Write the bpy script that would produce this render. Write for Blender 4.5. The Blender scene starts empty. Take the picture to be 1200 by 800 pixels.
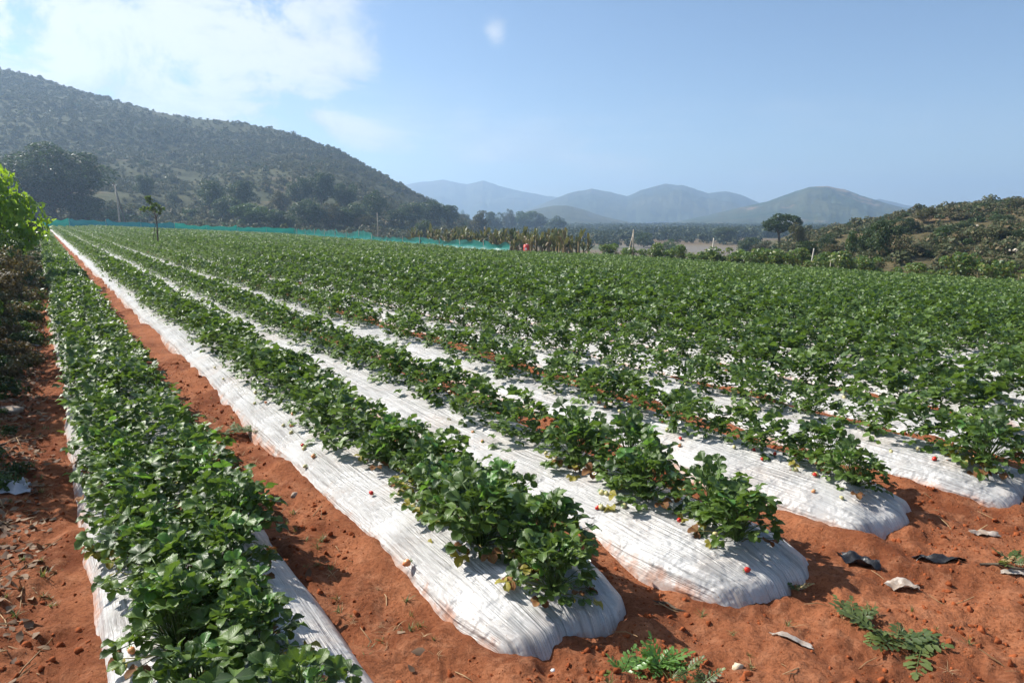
import bpy, math, random
import numpy as np
from mathutils import Vector, Matrix

# ------------------------------------------------------------------ camera, sky, sun, exposure
S = bpy.context.scene
COL = S.collection
F, TILT, TH, H = 840.0, math.atan(144 / 840), math.atan(555 / 852), 1.6
SUN_AZ, SUN_EL = math.radians(-66), math.radians(43)      # azimuth from the view axis (+Y), left is negative

cam = bpy.data.cameras.new('camera')
cam.sensor_width = 36.0
cam.lens = F / 1200 * 36
cam.clip_start, cam.clip_end = 0.05, 30000
cam_o = bpy.data.objects.new('camera', cam)
cam_o.location = (0, 0, H)
cam_o.rotation_euler = (math.pi / 2 - TILT, 0, 0)
COL.objects.link(cam_o)
S.camera = cam_o

sun = bpy.data.lights.new('sun', 'SUN')
sun.energy = 5.0
sun.angle = math.radians(0.53)
sun.color = (1.0, 0.955, 0.88)
sun_o = bpy.data.objects.new('sun', sun)
SD = Vector((math.sin(SUN_AZ) * math.cos(SUN_EL), math.cos(SUN_AZ) * math.cos(SUN_EL), math.sin(SUN_EL)))
sun_o.rotation_euler = SD.to_track_quat('Z', 'Y').to_euler()
sun_o.location = (-20, 10, 40)
COL.objects.link(sun_o)

S.view_settings.view_transform = 'Standard'
S.view_settings.look = 'None'
S.view_settings.exposure = 0.78
S.view_settings.gamma = 1.0
S.view_settings.use_curve_mapping = False
S.render.engine = 'CYCLES'
cy = S.cycles
cy.use_denoising = True
cy.max_bounces = 6
cy.diffuse_bounces = 3
cy.glossy_bounces = 2
cy.transmission_bounces = 3
cy.volume_bounces = 1
cy.sample_clamp_indirect = 6.0
cy.use_adaptive_sampling = True
cy.adaptive_threshold = 0.02


class NT:
    """small helper around a node tree"""
    def __init__(s, tree):
        s.t = tree; s.n = tree.nodes; s.l = tree.links
    def new(s, typ, **kw):
        n = s.n.new(typ)
        for k, v in kw.items():
            setattr(n, k, v)
        return n
    def put(s, sock, v):
        if isinstance(v, bpy.types.NodeSocket):
            s.l.new(v, sock)
        elif v is not None:
            if hasattr(sock, 'default_value') and isinstance(v, (tuple, list)) and len(v) == 3 and sock.type == 'RGBA':
                v = (*v, 1)
            sock.default_value = v
    def math(s, op, a, b=0.0, c=None, clamp=False):
        n = s.new('ShaderNodeMath', operation=op, use_clamp=clamp)
        s.put(n.inputs[0], a); s.put(n.inputs[1], b)
        if c is not None: s.put(n.inputs[2], c)
        return n.outputs[0]
    def vmath(s, op, a, b=(0, 0, 0)):
        n = s.new('ShaderNodeVectorMath', operation=op)
        s.put(n.inputs[0], a); s.put(n.inputs[1], b)
        return n.outputs['Value'] if op in ('LENGTH', 'DOT_PRODUCT', 'DISTANCE') else n.outputs[0]
    def scale(s, v, k):
        n = s.new('ShaderNodeVectorMath', operation='SCALE')
        s.put(n.inputs[0], v); s.put(n.inputs['Scale'], k)
        return n.outputs[0]
    def noise(s, vec, scale, detail=4, rough=0.55, dist=0.0):
        n = s.new('ShaderNodeTexNoise')
        if vec is not None: s.put(n.inputs['Vector'], vec)
        n.inputs['Scale'].default_value = scale
        n.inputs['Detail'].default_value = detail
        n.inputs['Roughness'].default_value = rough
        n.inputs['Distortion'].default_value = dist
        return n.outputs['Fac']
    def voro(s, vec, scale, out='Distance', feature='F1'):
        n = s.new('ShaderNodeTexVoronoi', feature=feature)
        s.put(n.inputs['Vector'], vec); n.inputs['Scale'].default_value = scale
        return n.outputs[out]
    def step(s, v, a, b, lo=0.0, hi=1.0):
        n = s.new('ShaderNodeMapRange', interpolation_type='SMOOTHSTEP')
        s.put(n.inputs[0], v)
        n.inputs[1].default_value = a; n.inputs[2].default_value = b
        n.inputs[3].default_value = lo; n.inputs[4].default_value = hi
        return n.outputs[0]
    def mix(s, f, a, b, blend='MIX'):
        n = s.new('ShaderNodeMix', data_type='RGBA', blend_type=blend)
        s.put(n.inputs[0], f); s.put(n.inputs[6], a); s.put(n.inputs[7], b)
        return n.outputs[2]
    def bump(s, h, strength=0.5, dist=0.02, normal=None):
        n = s.new('ShaderNodeBump')
        n.inputs['Strength'].default_value = strength
        n.inputs['Distance'].default_value = dist
        s.put(n.inputs['Height'], h)
        if normal is not None: s.put(n.inputs['Normal'], normal)
        return n.outputs[0]
    def attr(s, name, out='Fac'):
        return s.new('ShaderNodeAttribute', attribute_name=name).outputs[out]
    def xyz(s, v):
        n = s.new('ShaderNodeSeparateXYZ'); s.put(n.inputs[0], v); return n.outputs
    def comb(s, x, y, z):
        n = s.new('ShaderNodeCombineXYZ')
        s.put(n.inputs[0], x); s.put(n.inputs[1], y); s.put(n.inputs[2], z)
        return n.outputs[0]


# world: physical sky with a bank of thin cloud on the sun's side
W = bpy.data.worlds.new('World'); S.world = W; W.use_nodes = True
w = NT(W.node_tree); w.n.clear()
sky = w.new('ShaderNodeTexSky', sky_type='NISHITA')
sky.sun_disc = False
sky.sun_elevation = SUN_EL
sky.sun_rotation = SUN_AZ
sky.altitude = 900
sky.air_density = 1.0; sky.dust_density = 0.5; sky.ozone_density = 3.0
d = w.new('ShaderNodeTexCoord').outputs['Generated']
dx, dy, dz = w.xyz(d)
az = w.math('ARCTAN2', dx, dy)
flat = w.math('MAXIMUM', dz, 0.0)
q = w.math('ADD', flat, 0.22)
cp = w.comb(w.math('DIVIDE', dx, q), w.math('DIVIDE', dy, q), 0.0)
wisp = w.noise(cp, 1.35, 8, 0.56, 0.5)
puff = w.noise(w.vmath('MULTIPLY', d, (1, 1, 1.5)), 8.0, 10, 0.64, 0.4)
lead = w.math('SUBTRACT', 0.0, az)                                   # positive to the left
bank = w.step(w.math('ADD', lead, w.math('MULTIPLY', w.math('SUBTRACT', wisp, 0.5), 0.9)), 0.14, 0.33)
cloud = w.math('MULTIPLY', bank, w.step(w.math('ADD', w.math('MULTIPLY', wisp, 0.42), w.math('MULTIPLY', puff, 0.58)), 0.45, 0.55), clamp=True)
low = w.math('MULTIPLY', w.step(dz, 0.20, 0.02), w.step(w.noise(w.vmath('MULTIPLY', d, (1, 1, 5)), 3.2, 6, 0.6), 0.44, 0.66))
low = w.math('MULTIPLY', low, w.step(lead, -0.75, 0.15, 0.1, 0.75))
sp = w.vmath('DISTANCE', d, (-0.0219, 0.9725, 0.2329))
spot = w.step(w.math('ADD', w.math('MULTIPLY', sp, 19.0), w.math('MULTIPLY', puff, 1.1)), 1.0, 0.62)
mask = w.math('MAXIMUM', w.math('MAXIMUM', w.math('MULTIPLY', cloud, 0.92), low), w.math('MULTIPLY', spot, 0.7))
ccol = w.mix(w.step(puff, 0.38, 0.62), (4.7, 5.2, 6.0), (7.0, 7.1, 7.2))
skyc = w.mix(mask, sky.outputs[0], ccol)
bg = w.new('ShaderNodeBackground'); bg.inputs['Strength'].default_value = 0.08
w.l.new(skyc, bg.inputs['Color'])
wo = w.new('ShaderNodeOutputWorld'); w.l.new(bg.outputs[0], wo.inputs['Surface'])

# ------------------------------------------------------------------ numbers and places
RNG = np.random.default_rng(7)
random.seed(7)
CT, ST = math.cos(TH), math.sin(TH)
LV = np.array([CT, ST]); RV = np.array([-ST, CT])          # across the beds (right) and along them (away)


def xy(D, s):
    return D * CT - s * ST, D * ST + s * CT


def Ds(x, y):
    return x * CT + y * ST, -x * ST + y * CT


def ray(px, py):
    x = (px - 600) / F; v = (400 - py) / F
    return np.array([x, math.cos(TILT) + v * math.sin(TILT), -math.sin(TILT) + v * math.cos(TILT)])


def ae(px, py):
    r = ray(px, py); return r[0] / r[1], r[2] / r[1]


def project(x, y, z):
    yc = y * math.cos(TILT) - (z - H) * math.sin(TILT)
    zc = y * math.sin(TILT) + (z - H) * math.cos(TILT)
    return 600 + F * x / yc, 400 - F * zc / yc, yc


def _hash(ix, iy, seed):
    h = (ix.astype(np.int64) * 374761393 + iy.astype(np.int64) * 668265263 + seed * 974711) & 0x7fffffff
    h = ((h ^ (h >> 13)) * 1274126177) & 0x7fffffff
    return ((h ^ (h >> 16)) & 0xffff) / 65535.0


def vnoise(x, y, seed=0):
    x = np.asarray(x, float); y = np.asarray(y, float)
    ix = np.floor(x); iy = np.floor(y); fx = x - ix; fy = y - iy
    fx = fx * fx * (3 - 2 * fx); fy = fy * fy * (3 - 2 * fy)
    a = _hash(ix, iy, seed); b = _hash(ix + 1, iy, seed); c = _hash(ix, iy + 1, seed); e = _hash(ix + 1, iy + 1, seed)
    return (a * (1 - fx) + b * fx) * (1 - fy) + (c * (1 - fx) + e * fx) * fy - 0.5


def fbm(x, y, octv=4, seed=0, gain=0.5):
    t = 0; k = 1.0
    for i in range(octv):
        t = t + k * vnoise(np.asarray(x) * 2 ** i + 17.3 * i, np.asarray(y) * 2 ** i - 9.1 * i, seed + i); k *= gain
    return t


def sstep(v, a, b):
    t = np.clip((np.asarray(v, float) - a) / (b - a), 0, 1); return t * t * (3 - 2 * t)


# beds: left edge and width across, near end along
BED_L = [0.0, 1.22, 2.2, 3.33, 4.42, 5.36]
BED_W = [0.84, 0.82, 0.84, 0.82, 0.80, 0.82]
while BED_L[-1] < 36.6:
    BED_L.append(BED_L[-1] + 1.075); BED_W.append(0.84)
NB = len(BED_L)
BED_END = [1.5, 1.93, 1.74, 1.84, 1.62, 1.85] + [1.75 + 0.25 * random.random() for _ in range(NB - 6)]
FAR_S = 136.0
EDGE_D = BED_L[-1] + BED_W[-1]
BED_H = 0.11


def field_z(D):
    return -0.054 * 1.2 * np.log1p(np.exp((np.asarray(D, float) - 6.5) / 1.2))


def bed_shift(i, s):
    return 0.05 * fbm(np.asarray(s) / 2.6, np.full(np.shape(s), i * 7.7), 2, 31)


def ground_z(x, y):
    x = np.asarray(x, float); y = np.asarray(y, float)
    D, s = Ds(x, y)
    z = field_z(np.minimum(D, EDGE_D + 2))
    r = np.hypot(x, y)
    drop = sstep(D, EDGE_D + 4, EDGE_D + 55) * 5.6
    z = z - drop
    z = z - sstep(s, 190, 420) * sstep(D, 5, 40) * 2.0
    z = z + 0.10 * sstep(D, -0.2, -1.6) * (1 + fbm(x / 1.5, y / 1.5, 3, 3))
    near = np.clip(1.5 - r / 60, 0, 1)
    fine = 0.046 * fbm(x / 0.17, y / 0.17, 3, 12) + 0.022 * fbm(x / 0.04, y / 0.04, 2, 13)
    z = z + near * (0.065 * fbm(x / 0.9, y / 0.9, 3, 11) + fine)
    infield = sstep(D, -0.5, 0.1) * sstep(EDGE_D + .5 - D, 0, 0.5) * sstep(s, 1.2, 2.2)
    z = z - 0.03 * infield
    if np.size(z) > 5000:
        for i in range(8):
            for e_ in (BED_L[i], BED_L[i] + BED_W[i]):
                q_ = D - e_ - bed_shift(i, s)
                if e_ == BED_L[i]:
                    z = z + near * np.exp(-((s - BED_END[i] - 0.03) / 0.10) ** 2) * sstep(q_, -0.05, 0.1) * sstep(BED_W[i] + 0.05 - q_, 0, 0.15) * (0.03 + 0.09 * fbm(q_ / 0.22, s / 0.3 + i, 3, 77))
                z = z + near * infield * (np.exp(-(q_ / 0.09) ** 2) * (0.020 + 0.085 * fbm(s / 0.5 + e_ * 9, q_ * 3, 3, 57)) - np.exp(-(q_ / 0.12) ** 2) * 0.65 * fine)
    far = sstep(r, 150, 400)
    return z + far * 1.2 * fbm(x / 160, y / 160, 3, 21)


def curve(pts):
    """pixel outline -> elevation tangent as a function of the azimuth tangent"""
    a, e = zip(*[ae(*p) for p in pts]); a = np.array(a); e = np.array(e); o = np.argsort(a)
    return lambda v: np.interp(v, a[o], e[o])


E_L = curve([(-900, 60), (-500, 35), (-200, 38), (-100, 55), (0, 84), (60, 97), (130, 115), (200, 133), (270, 145), (340, 158), (400, 179),
             (450, 207), (500, 236), (535, 254), (560, 264), (640, 272)])
E_R = curve([(840, 300), (900, 287), (945, 275), (985, 268), (1020, 262), (1050, 254), (1080, 246), (1130, 241), (1170, 238), (1200, 236), (1350, 226), (1700, 214), (2600, 205)])


def hill_left_z(x, y):
    y = np.maximum(np.asarray(y, float), 30.0); a = np.asarray(x, float) / y
    yc = np.interp(a, [-2.2, -0.7, -0.3, 0.02], [330, 430, 410, 340])
    y0 = np.interp(a, [-2.2, -0.7, -0.3, -0.1, 0.02], [70, 124, 150, 170, 215])
    zc = H + E_L(a) * yc
    t = (y - y0) / (yc - y0)
    tt = np.clip(t, 0, 1)
    up = 0.30 * tt + 0.70 * tt ** 1.7
    down = np.clip(1 - 0.25 * (t - 1) - 0.6 * np.maximum(t - 1.3, 0), -0.2, 1)
    n = (8 * fbm(x / 70, y / 70, 4, 41) + 2.2 * fbm(x / 16, y / 16, 2, 45)) * sstep(t, 0, 0.35) * (0.35 + 0.65 * sstep(np.abs(t - 1), 0, 0.25))
    z = np.where(t < 1, -3 + (zc + 3) * up, -3 + (zc + 3) * down) + n
    z = -16 + (z + 16) * sstep(0.02 - a, 0, 0.09)
    return np.where(t < -0.02, -20, z)


def hill_right_z(x, y):
    y = np.maximum(np.asarray(y, float), 2.0); a = np.asarray(x, float) / y
    y0 = (EDGE_D + 2.2) / np.maximum(CT * a + ST, 0.2)
    yc = y0 + np.interp(a, [0.2, 0.5, 1.5], [62, 72, 40])
    zc = H + E_R(a) * yc
    t = (y - y0) / (yc - y0)
    tt = np.clip(t, 0, 1)
    up = 0.22 * sstep(t, 0, 0.1) + 0.78 * tt ** 1.15
    zb = -3.0
    down = np.clip(1 - 0.3 * (t - 1) - 0.8 * np.maximum(t - 1.5, 0), -1.5, 1)
    n = (1.3 * fbm(x / 14, y / 14, 3, 51) + 0.5 * fbm(x / 3.5, y / 3.5, 2, 55)) * sstep(t, 0, 0.2) * (0.4 + 0.6 * sstep(np.abs(t - 1), 0, 0.3))
    z = np.where(t < 1, zb + (zc - zb) * up, zb + (zc - zb) * down) + n
    z = -14 + (z + 14) * sstep(a, 0.225, 0.40)
    return np.where((t < -0.02) | (a < 0.222), -20, z)


def land_z(x, y):
    return np.maximum(np.maximum(ground_z(x, y), hill_left_z(x, y)), hill_right_z(x, y))


def land(px, py, ymin=4.0, ymax=3000.0):
    """where the ray through a pixel first meets the land"""
    r = ray(px, py); yy = np.exp(np.linspace(math.log(ymin), math.log(ymax), 1500))
    x = yy * r[0] / r[1]; z = H + yy * r[2] / r[1]
    hit = np.nonzero(z <= land_z(x, yy))[0]
    k = hit[0] if len(hit) else 1100
    return float(x[k]), float(yy[k]), float(land_z(x[k], yy[k]))


# ------------------------------------------------------------------ mesh helpers
def mesh_np(name, V, Q=None, T=None, mats=(), smooth=False, attrs=None, uv=None, mi=None):
    me = bpy.data.meshes.new(name)
    V = np.asarray(V, np.float32).reshape(-1, 3)
    Q = np.zeros((0, 4), np.int32) if Q is None or len(Q) == 0 else np.asarray(Q, np.int32).reshape(-1, 4)
    T = np.zeros((0, 3), np.int32) if T is None or len(T) == 0 else np.asarray(T, np.int32).reshape(-1, 3)
    me.vertices.add(len(V)); me.vertices.foreach_set('co', V.ravel())
    nl = Q.size + T.size
    me.loops.add(nl)
    li = np.concatenate([Q.ravel(), T.ravel()])
    me.loops.foreach_set('vertex_index', li)
    me.polygons.add(len(Q) + len(T))
    st = np.concatenate([np.arange(len(Q)) * 4, Q.size + np.arange(len(T)) * 3]).astype(np.int32)
    me.polygons.foreach_set('loop_start', st)
    if mi is not None: me.polygons.foreach_set('material_index', np.asarray(mi, np.int32))
    if smooth: me.polygons.foreach_set('use_smooth', np.ones(len(Q) + len(T), bool))
    for m in mats: me.materials.append(m)
    for k, v in (attrs or {}).items():
        a = me.attributes.new(k, 'FLOAT', 'POINT'); a.data.foreach_set('value', np.asarray(v, np.float32))
    if uv is not None:
        l = me.uv_layers.new(name='UVMap'); l.data.foreach_set('uv', np.asarray(uv, np.float32)[li].ravel())
    me.update(calc_edges=True)
    me.validate()
    return me


class Geo:
    """collects vertices, quads and triangles, with one float per vertex and uv"""
    def __init__(s): s.V = []; s.Q = []; s.T = []; s.R = []; s.U = []; s.QM = []; s.TM = []; s.n = 0
    def add(s, V, Q=None, T=None, r=0.0, uv=None, m=0):
        V = np.asarray(V, float).reshape(-1, 3)
        if Q is not None and len(Q): s.Q.append(np.asarray(Q) + s.n); s.QM.append(np.full(len(Q), m))
        if T is not None and len(T): s.T.append(np.asarray(T) + s.n); s.TM.append(np.full(len(T), m))
        s.V.append(V); s.R.append(np.full(len(V), r) if np.isscalar(r) else np.asarray(r)); s.U.append(np.zeros((len(V), 2)) if uv is None else uv)
        s.n += len(V)
    def put(s, g, M=np.eye(3), off=(0, 0, 0), r=None):
        V = np.concatenate(g.V) @ np.asarray(M).T + np.asarray(off)
        R = np.concatenate(g.R)
        if r is not None: R = np.full(len(V), r)
        n0 = s.n
        if g.Q: s.Q.append(np.concatenate(g.Q) + n0); s.QM.append(np.concatenate(g.QM))
        if g.T: s.T.append(np.concatenate(g.T) + n0); s.TM.append(np.concatenate(g.TM))
        s.V.append(V); s.R.append(R); s.U.append(np.concatenate(g.U)); s.n += len(V)
    def tube(s, P, rad, k=6, r=0.0, m=0, cap=True):
        P = np.asarray(P, float); n = len(P); rad = np.broadcast_to(np.asarray(rad, float), (n,))
        d = np.gradient(P, axis=0); d /= np.linalg.norm(d, axis=1)[:, None] + 1e-9
        up = np.where(np.abs(d[:, 2:3]) > 0.9, [[1.0, 0, 0]], [[0, 0, 1.0]])
        a = np.cross(d, up); a /= np.linalg.norm(a, axis=1)[:, None]; b = np.cross(d, a)
        ang = np.arange(k) / k * 2 * math.pi
        V = P[:, None, :] + rad[:, None, None] * (np.cos(ang)[None, :, None] * a[:, None, :] + np.sin(ang)[None, :, None] * b[:, None, :])
        i = np.arange(n - 1)[:, None] * k; j = np.arange(k)[None, :]; j2 = (j + 1) % k
        Q = np.stack([i + j, i + j2, i + k + j2, i + k + j], -1).reshape(-1, 4)
        V = V.reshape(-1, 3); T = None
        if cap:
            V = np.vstack([V, P[-1:]]); c = len(V) - 1
            T = [((n - 1) * k + q_, (n - 1) * k + (q_ + 1) % k, c) for q_ in range(k)]
        s.add(V, Q, T, r, m=m)
    def mesh(s, name, mats, smooth=False, uv=False):
        Q = np.concatenate(s.Q) if s.Q else None; T = np.concatenate(s.T) if s.T else None
        mi = np.concatenate(s.QM + s.TM) if (s.QM or s.TM) else None
        return mesh_np(name, np.concatenate(s.V), Q, T, mats, smooth, {'rnd': np.concatenate(s.R)}, np.concatenate(s.U) if uv else None, mi)


def link(name, me, parent=None, loc=(0, 0, 0), rot=(0, 0, 0), scl=(1, 1, 1)):
    o = bpy.data.objects.new(name, me); COL.objects.link(o)
    o.parent = parent; o.location = loc; o.rotation_euler = rot
    o.scale = scl if hasattr(scl, '__len__') else (scl, scl, scl)
    return o


def tag(o, label=None, cat=None, group=None, kind=None):
    if label: o['label'] = label
    if cat: o['category'] = cat
    if group: o['group'] = group
    if kind: o['kind'] = kind
    return o


def thing(name, label, cat, loc, rotz=0.0, group=None, scl=1.0):
    o = link(name, None, None, loc, (0, 0, rotz), scl); o.empty_display_size = 0.1
    return tag(o, label, cat, group)


ORD = 'first second third fourth fifth sixth seventh eighth ninth tenth eleventh twelfth thirteenth fourteenth fifteenth sixteenth seventeenth eighteenth nineteenth'.split()
TENS = {2: 'twent', 3: 'thirt', 4: 'fort', 5: 'fift', 6: 'sixt', 7: 'sevent', 8: 'eight', 9: 'ninet'}


def ordw(n):
    if n > 100: return 'hundred-and-' + ordw(n - 100)
    if n == 100: return 'hundredth'
    if n < 20: return ORD[n - 1]
    t, u = divmod(n, 10)
    return TENS[t] + ('ieth' if u == 0 else 'y-' + ORD[u - 1])


def rotm(rx, ry, rz):
    cx, sx, cy_, sy, cz, sz = math.cos(rx), math.sin(rx), math.cos(ry), math.sin(ry), math.cos(rz), math.sin(rz)
    return np.array([[cz, -sz, 0], [sz, cz, 0], [0, 0, 1]]) @ np.array([[cy_, 0, sy], [0, 1, 0], [-sy, 0, cy_]]) @ np.array([[1, 0, 0], [0, cx, -sx], [0, sx, cx]])


def grid_faces(n, m):
    i = np.arange(n - 1)[:, None] * m; j = np.arange(m - 1)[None, :]
    return np.stack([i + j, i + j + 1, i + m + j + 1, i + m + j], -1).reshape(-1, 4)


# ------------------------------------------------------------------ materials
def material(name):
    m = bpy.data.materials.new(name); m.use_nodes = True
    t = NT(m.node_tree); t.n.clear()
    out = t.new('ShaderNodeOutputMaterial')
    return m, t, out


def principled(t, color, rough, normal=None, spec=0.5, **kw):
    p = t.new('ShaderNodeBsdfPrincipled')
    t.put(p.inputs['Base Color'], color); t.put(p.inputs['Roughness'], rough); t.put(p.inputs['Specular IOR Level'], spec)
    if normal is not None: t.put(p.inputs['Normal'], normal)
    for k, v in kw.items(): t.put(p.inputs[k], v)
    return p.outputs[0]


def leaf_material(name, dark, light, trans, tf=0.3, rough=0.42, veins=False, spec=0.5, dry=None, dryf=0.12, under=None):
    m, t, out = material(name)
    rnd = t.attr('rnd')
    ob = t.new('ShaderNodeObjectInfo').outputs['Random']
    r = t.math('FRACT', t.math('ADD', rnd, t.math('MULTIPLY', ob, 0.73)))
    pos = t.new('ShaderNodeNewGeometry').outputs['Position']
    c = t.mix(r, dark, light)
    if dry: c = t.mix(t.step(r, 1 - dryf, 1 - dryf * 0.6), c, dry)
    nrm = None
    if veins:
        uvn = t.new('ShaderNodeUVMap').outputs[0]
        u, v, _ = t.xyz(uvn)
        au = t.math('ABSOLUTE', u)
        wv = t.math('SINE', t.math('MULTIPLY', t.math('SUBTRACT', v, t.math('MULTIPLY', au, 0.42)), 44.0))
        mid = t.step(au, 0.10, 0.02)
        c = t.mix(t.math('MULTIPLY', mid, 0.35), c, (0.16, 0.27, 0.07))
        c = t.mix(t.math('MULTIPLY', t.step(wv, 0.7, 1.0), 0.07), c, (0.12, 0.22, 0.05))
        hgt = t.math('SUBTRACT', t.math('MULTIPLY', wv, -0.5), t.math('MULTIPLY', mid, 1.4))
        hgt = t.math('ADD', hgt, t.math('MULTIPLY', t.noise(pos, 130, 2), 1.6))
        nrm = t.bump(hgt, 0.3, 0.0012)
    if under:
        bf = t.new('ShaderNodeNewGeometry').outputs['Backfacing']
        c = t.mix(bf, c, under)
    p = principled(t, c, rough, nrm, spec)
    tr = t.new('ShaderNodeBsdfTranslucent'); t.put(tr.inputs['Color'], t.mix(r, trans, tuple(min(1, k * 1.25) for k in trans)))
    if nrm is not None: t.put(tr.inputs['Normal'], nrm)
    mx = t.new('ShaderNodeMixShader'); mx.inputs[0].default_value = tf
    t.l.new(p, mx.inputs[1]); t.l.new(tr.outputs[0], mx.inputs[2]); t.l.new(mx.outputs[0], out.inputs[0])
    return m


M = {}
M['leaf'] = leaf_material('strawberry_leaf', (0.014, 0.038, 0.009), (0.122, 0.190, 0.040), (0.20, 0.33, 0.03), 0.22, 0.42, True, 0.38, under=(0.10, 0.16, 0.075))
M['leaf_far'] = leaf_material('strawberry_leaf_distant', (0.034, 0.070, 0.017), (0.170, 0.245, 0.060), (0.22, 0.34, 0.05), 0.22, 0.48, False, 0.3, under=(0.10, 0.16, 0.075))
M['leaf_young'] = leaf_material('strawberry_leaf_young', (0.07, 0.17, 0.03), (0.10, 0.23, 0.04), (0.2, 0.4, 0.04), 0.32, 0.36, True, 0.5, under=(0.12, 0.2, 0.08))
M['leaf_yellow'] = leaf_material('strawberry_leaf_yellowing', (0.22, 0.19, 0.03), (0.32, 0.27, 0.05), (0.35, 0.3, 0.04), 0.25, 0.5, True, 0.3)
M['leaf_brown'] = leaf_material('strawberry_leaf_dead', (0.13, 0.055, 0.022), (0.22, 0.10, 0.04), (0.2, 0.08, 0.02), 0.12, 0.7, True, 0.2)
M['tree_dark'] = leaf_material('tree_leaf_dark', (0.018, 0.036, 0.014), (0.066, 0.100, 0.034), (0.09, 0.15, 0.03), 0.2, 0.5, dry=(0.10, 0.085, 0.04), dryf=0.08, spec=0.22)
M['tree_olive'] = leaf_material('tree_leaf_olive', (0.040, 0.050, 0.022), (0.105, 0.112, 0.045), (0.12, 0.13, 0.03), 0.2, 0.55, dry=(0.15, 0.10, 0.05), dryf=0.2, spec=0.22)
M['tree_mid'] = leaf_material('tree_leaf_green', (0.030, 0.062, 0.018), (0.090, 0.140, 0.036), (0.12, 0.2, 0.03), 0.24, 0.45, spec=0.22)
M['bush_bright'] = leaf_material('bush_leaf_bright', (0.075, 0.155, 0.018), (0.190, 0.310, 0.042), (0.33, 0.50, 0.025), 0.42, 0.38)
M['bush_edge'] = leaf_material('edge_shrub_leaf', (0.035, 0.085, 0.02), (0.13, 0.20, 0.045), (0.2, 0.3, 0.03), 0.28, 0.42, dry=(0.22, 0.2, 0.05), dryf=0.15)
M['scrub_dry'] = leaf_material('dry_scrub_leaf', (0.070, 0.055, 0.028), (0.17, 0.13, 0.062), (0.2, 0.15, 0.05), 0.2, 0.65, dry=(0.05, 0.075, 0.02), dryf=0.35)
M['scrub_hill'] = leaf_material('hill_scrub_leaf', (0.058, 0.072, 0.032), (0.135, 0.145, 0.066), (0.12, 0.14, 0.05), 0.18, 0.6, dry=(0.20, 0.145, 0.075), dryf=0.22, spec=0.22)
M['scrub_far'] = leaf_material('far_wood_leaf', (0.022, 0.040, 0.018), (0.062, 0.080, 0.034), (0.07, 0.1, 0.02), 0.15, 0.6, spec=0.22)
M['banana_leaf'] = leaf_material('banana_leaf', (0.045, 0.070, 0.022), (0.15, 0.155, 0.055), (0.2, 0.2, 0.05), 0.22, 0.42, dry=(0.19, 0.135, 0.07), dryf=0.4, spec=0.2)
M['grass'] = leaf_material('grass_blade', (0.05, 0.09, 0.02), (0.13, 0.17, 0.04), (0.2, 0.28, 0.04), 0.25, 0.5, dry=(0.36, 0.25, 0.11), dryf=0.40)
M['straw'] = leaf_material('straw', (0.26, 0.15, 0.065), (0.46, 0.31, 0.16), (0.3, 0.2, 0.08), 0.1, 0.75)
M['litter'] = leaf_material('dead_leaf_litter', (0.10, 0.052, 0.028), (0.30, 0.20, 0.12), (0.2, 0.1, 0.04), 0.12, 0.8)
M['weed'] = leaf_material('weed_leaf', (0.050, 0.080, 0.020), (0.135, 0.170, 0.045), (0.17, 0.24, 0.05), 0.24, 0.5)


def bark_material(name, a, b):
    m, t, out = material(name)
    pos = t.new('ShaderNodeNewGeometry').outputs['Position']
    n = t.noise(t.vmath('MULTIPLY', pos, (1, 1, 0.25)), 14, 5, 0.65)
    t.l.new(principled(t, t.mix(t.step(n, 0.3, 0.7), a, b), 0.85, t.bump(n, 0.7, 0.02), 0.2), out.inputs[0])
    return m


M['bark'] = bark_material('bark', (0.06, 0.042, 0.028), (0.17, 0.13, 0.09))
M['post'] = bark_material('weathered_post', (0.22, 0.18, 0.13), (0.48, 0.42, 0.34))
M['pale_post'] = bark_material('pale_post', (0.36, 0.32, 0.26), (0.60, 0.56, 0.48))
M['stem'] = bark_material('green_stem', (0.10, 0.16, 0.03), (0.20, 0.26, 0.07))
M['banana_stem'] = bark_material('banana_stem', (0.16, 0.13, 0.06), (0.32, 0.24, 0.13))


def plain(name, a, b, scale=30, rough=0.6, spec=0.4, bump=0.3, bd=0.004):
    m, t, out = material(name)
    pos = t.new('ShaderNodeNewGeometry').outputs['Position']
    n = t.noise(pos, scale, 5, 0.6)
    t.l.new(principled(t, t.mix(t.step(n, 0.3, 0.7), a, b), rough, t.bump(n, bump, bd), spec), out.inputs[0])
    return m


M['petal'] = plain('petal_white', (0.78, 0.78, 0.72), (0.85, 0.85, 0.8), 80, 0.5)
M['stamen'] = plain('flower_centre', (0.55, 0.42, 0.04), (0.7, 0.55, 0.08), 200, 0.6)
M['berry_red'] = plain('berry_red', (0.42, 0.012, 0.008), (0.62, 0.035, 0.015), 90, 0.3, 0.5, 0.5, 0.002)
M['berry_pale'] = plain('berry_unripe', (0.42, 0.40, 0.16), (0.62, 0.52, 0.26), 60, 0.4, 0.5, 0.4, 0.002)
M['berry_turning'] = plain('berry_turning', (0.62, 0.20, 0.07), (0.66, 0.36, 0.16), 40, 0.35, 0.5, 0.4, 0.002)
M['stone_pale'] = plain('pale_stone', (0.42, 0.33, 0.22), (0.66, 0.54, 0.38), 40, 0.8, 0.3, 0.6, 0.01)
M['rock'] = plain('rubble_stone', (0.42, 0.36, 0.28), (0.70, 0.62, 0.52), 3, 0.85, 0.3, 0.6, 0.1)
M['clod'] = plain('soil_clod', (0.16, 0.040, 0.014), (0.34, 0.095, 0.034), 25, 0.95, 0.1, 0.7, 0.01)
M['drum_red'] = plain('drum_red', (0.52, 0.035, 0.025), (0.62, 0.07, 0.045), 6, 0.45)
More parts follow.
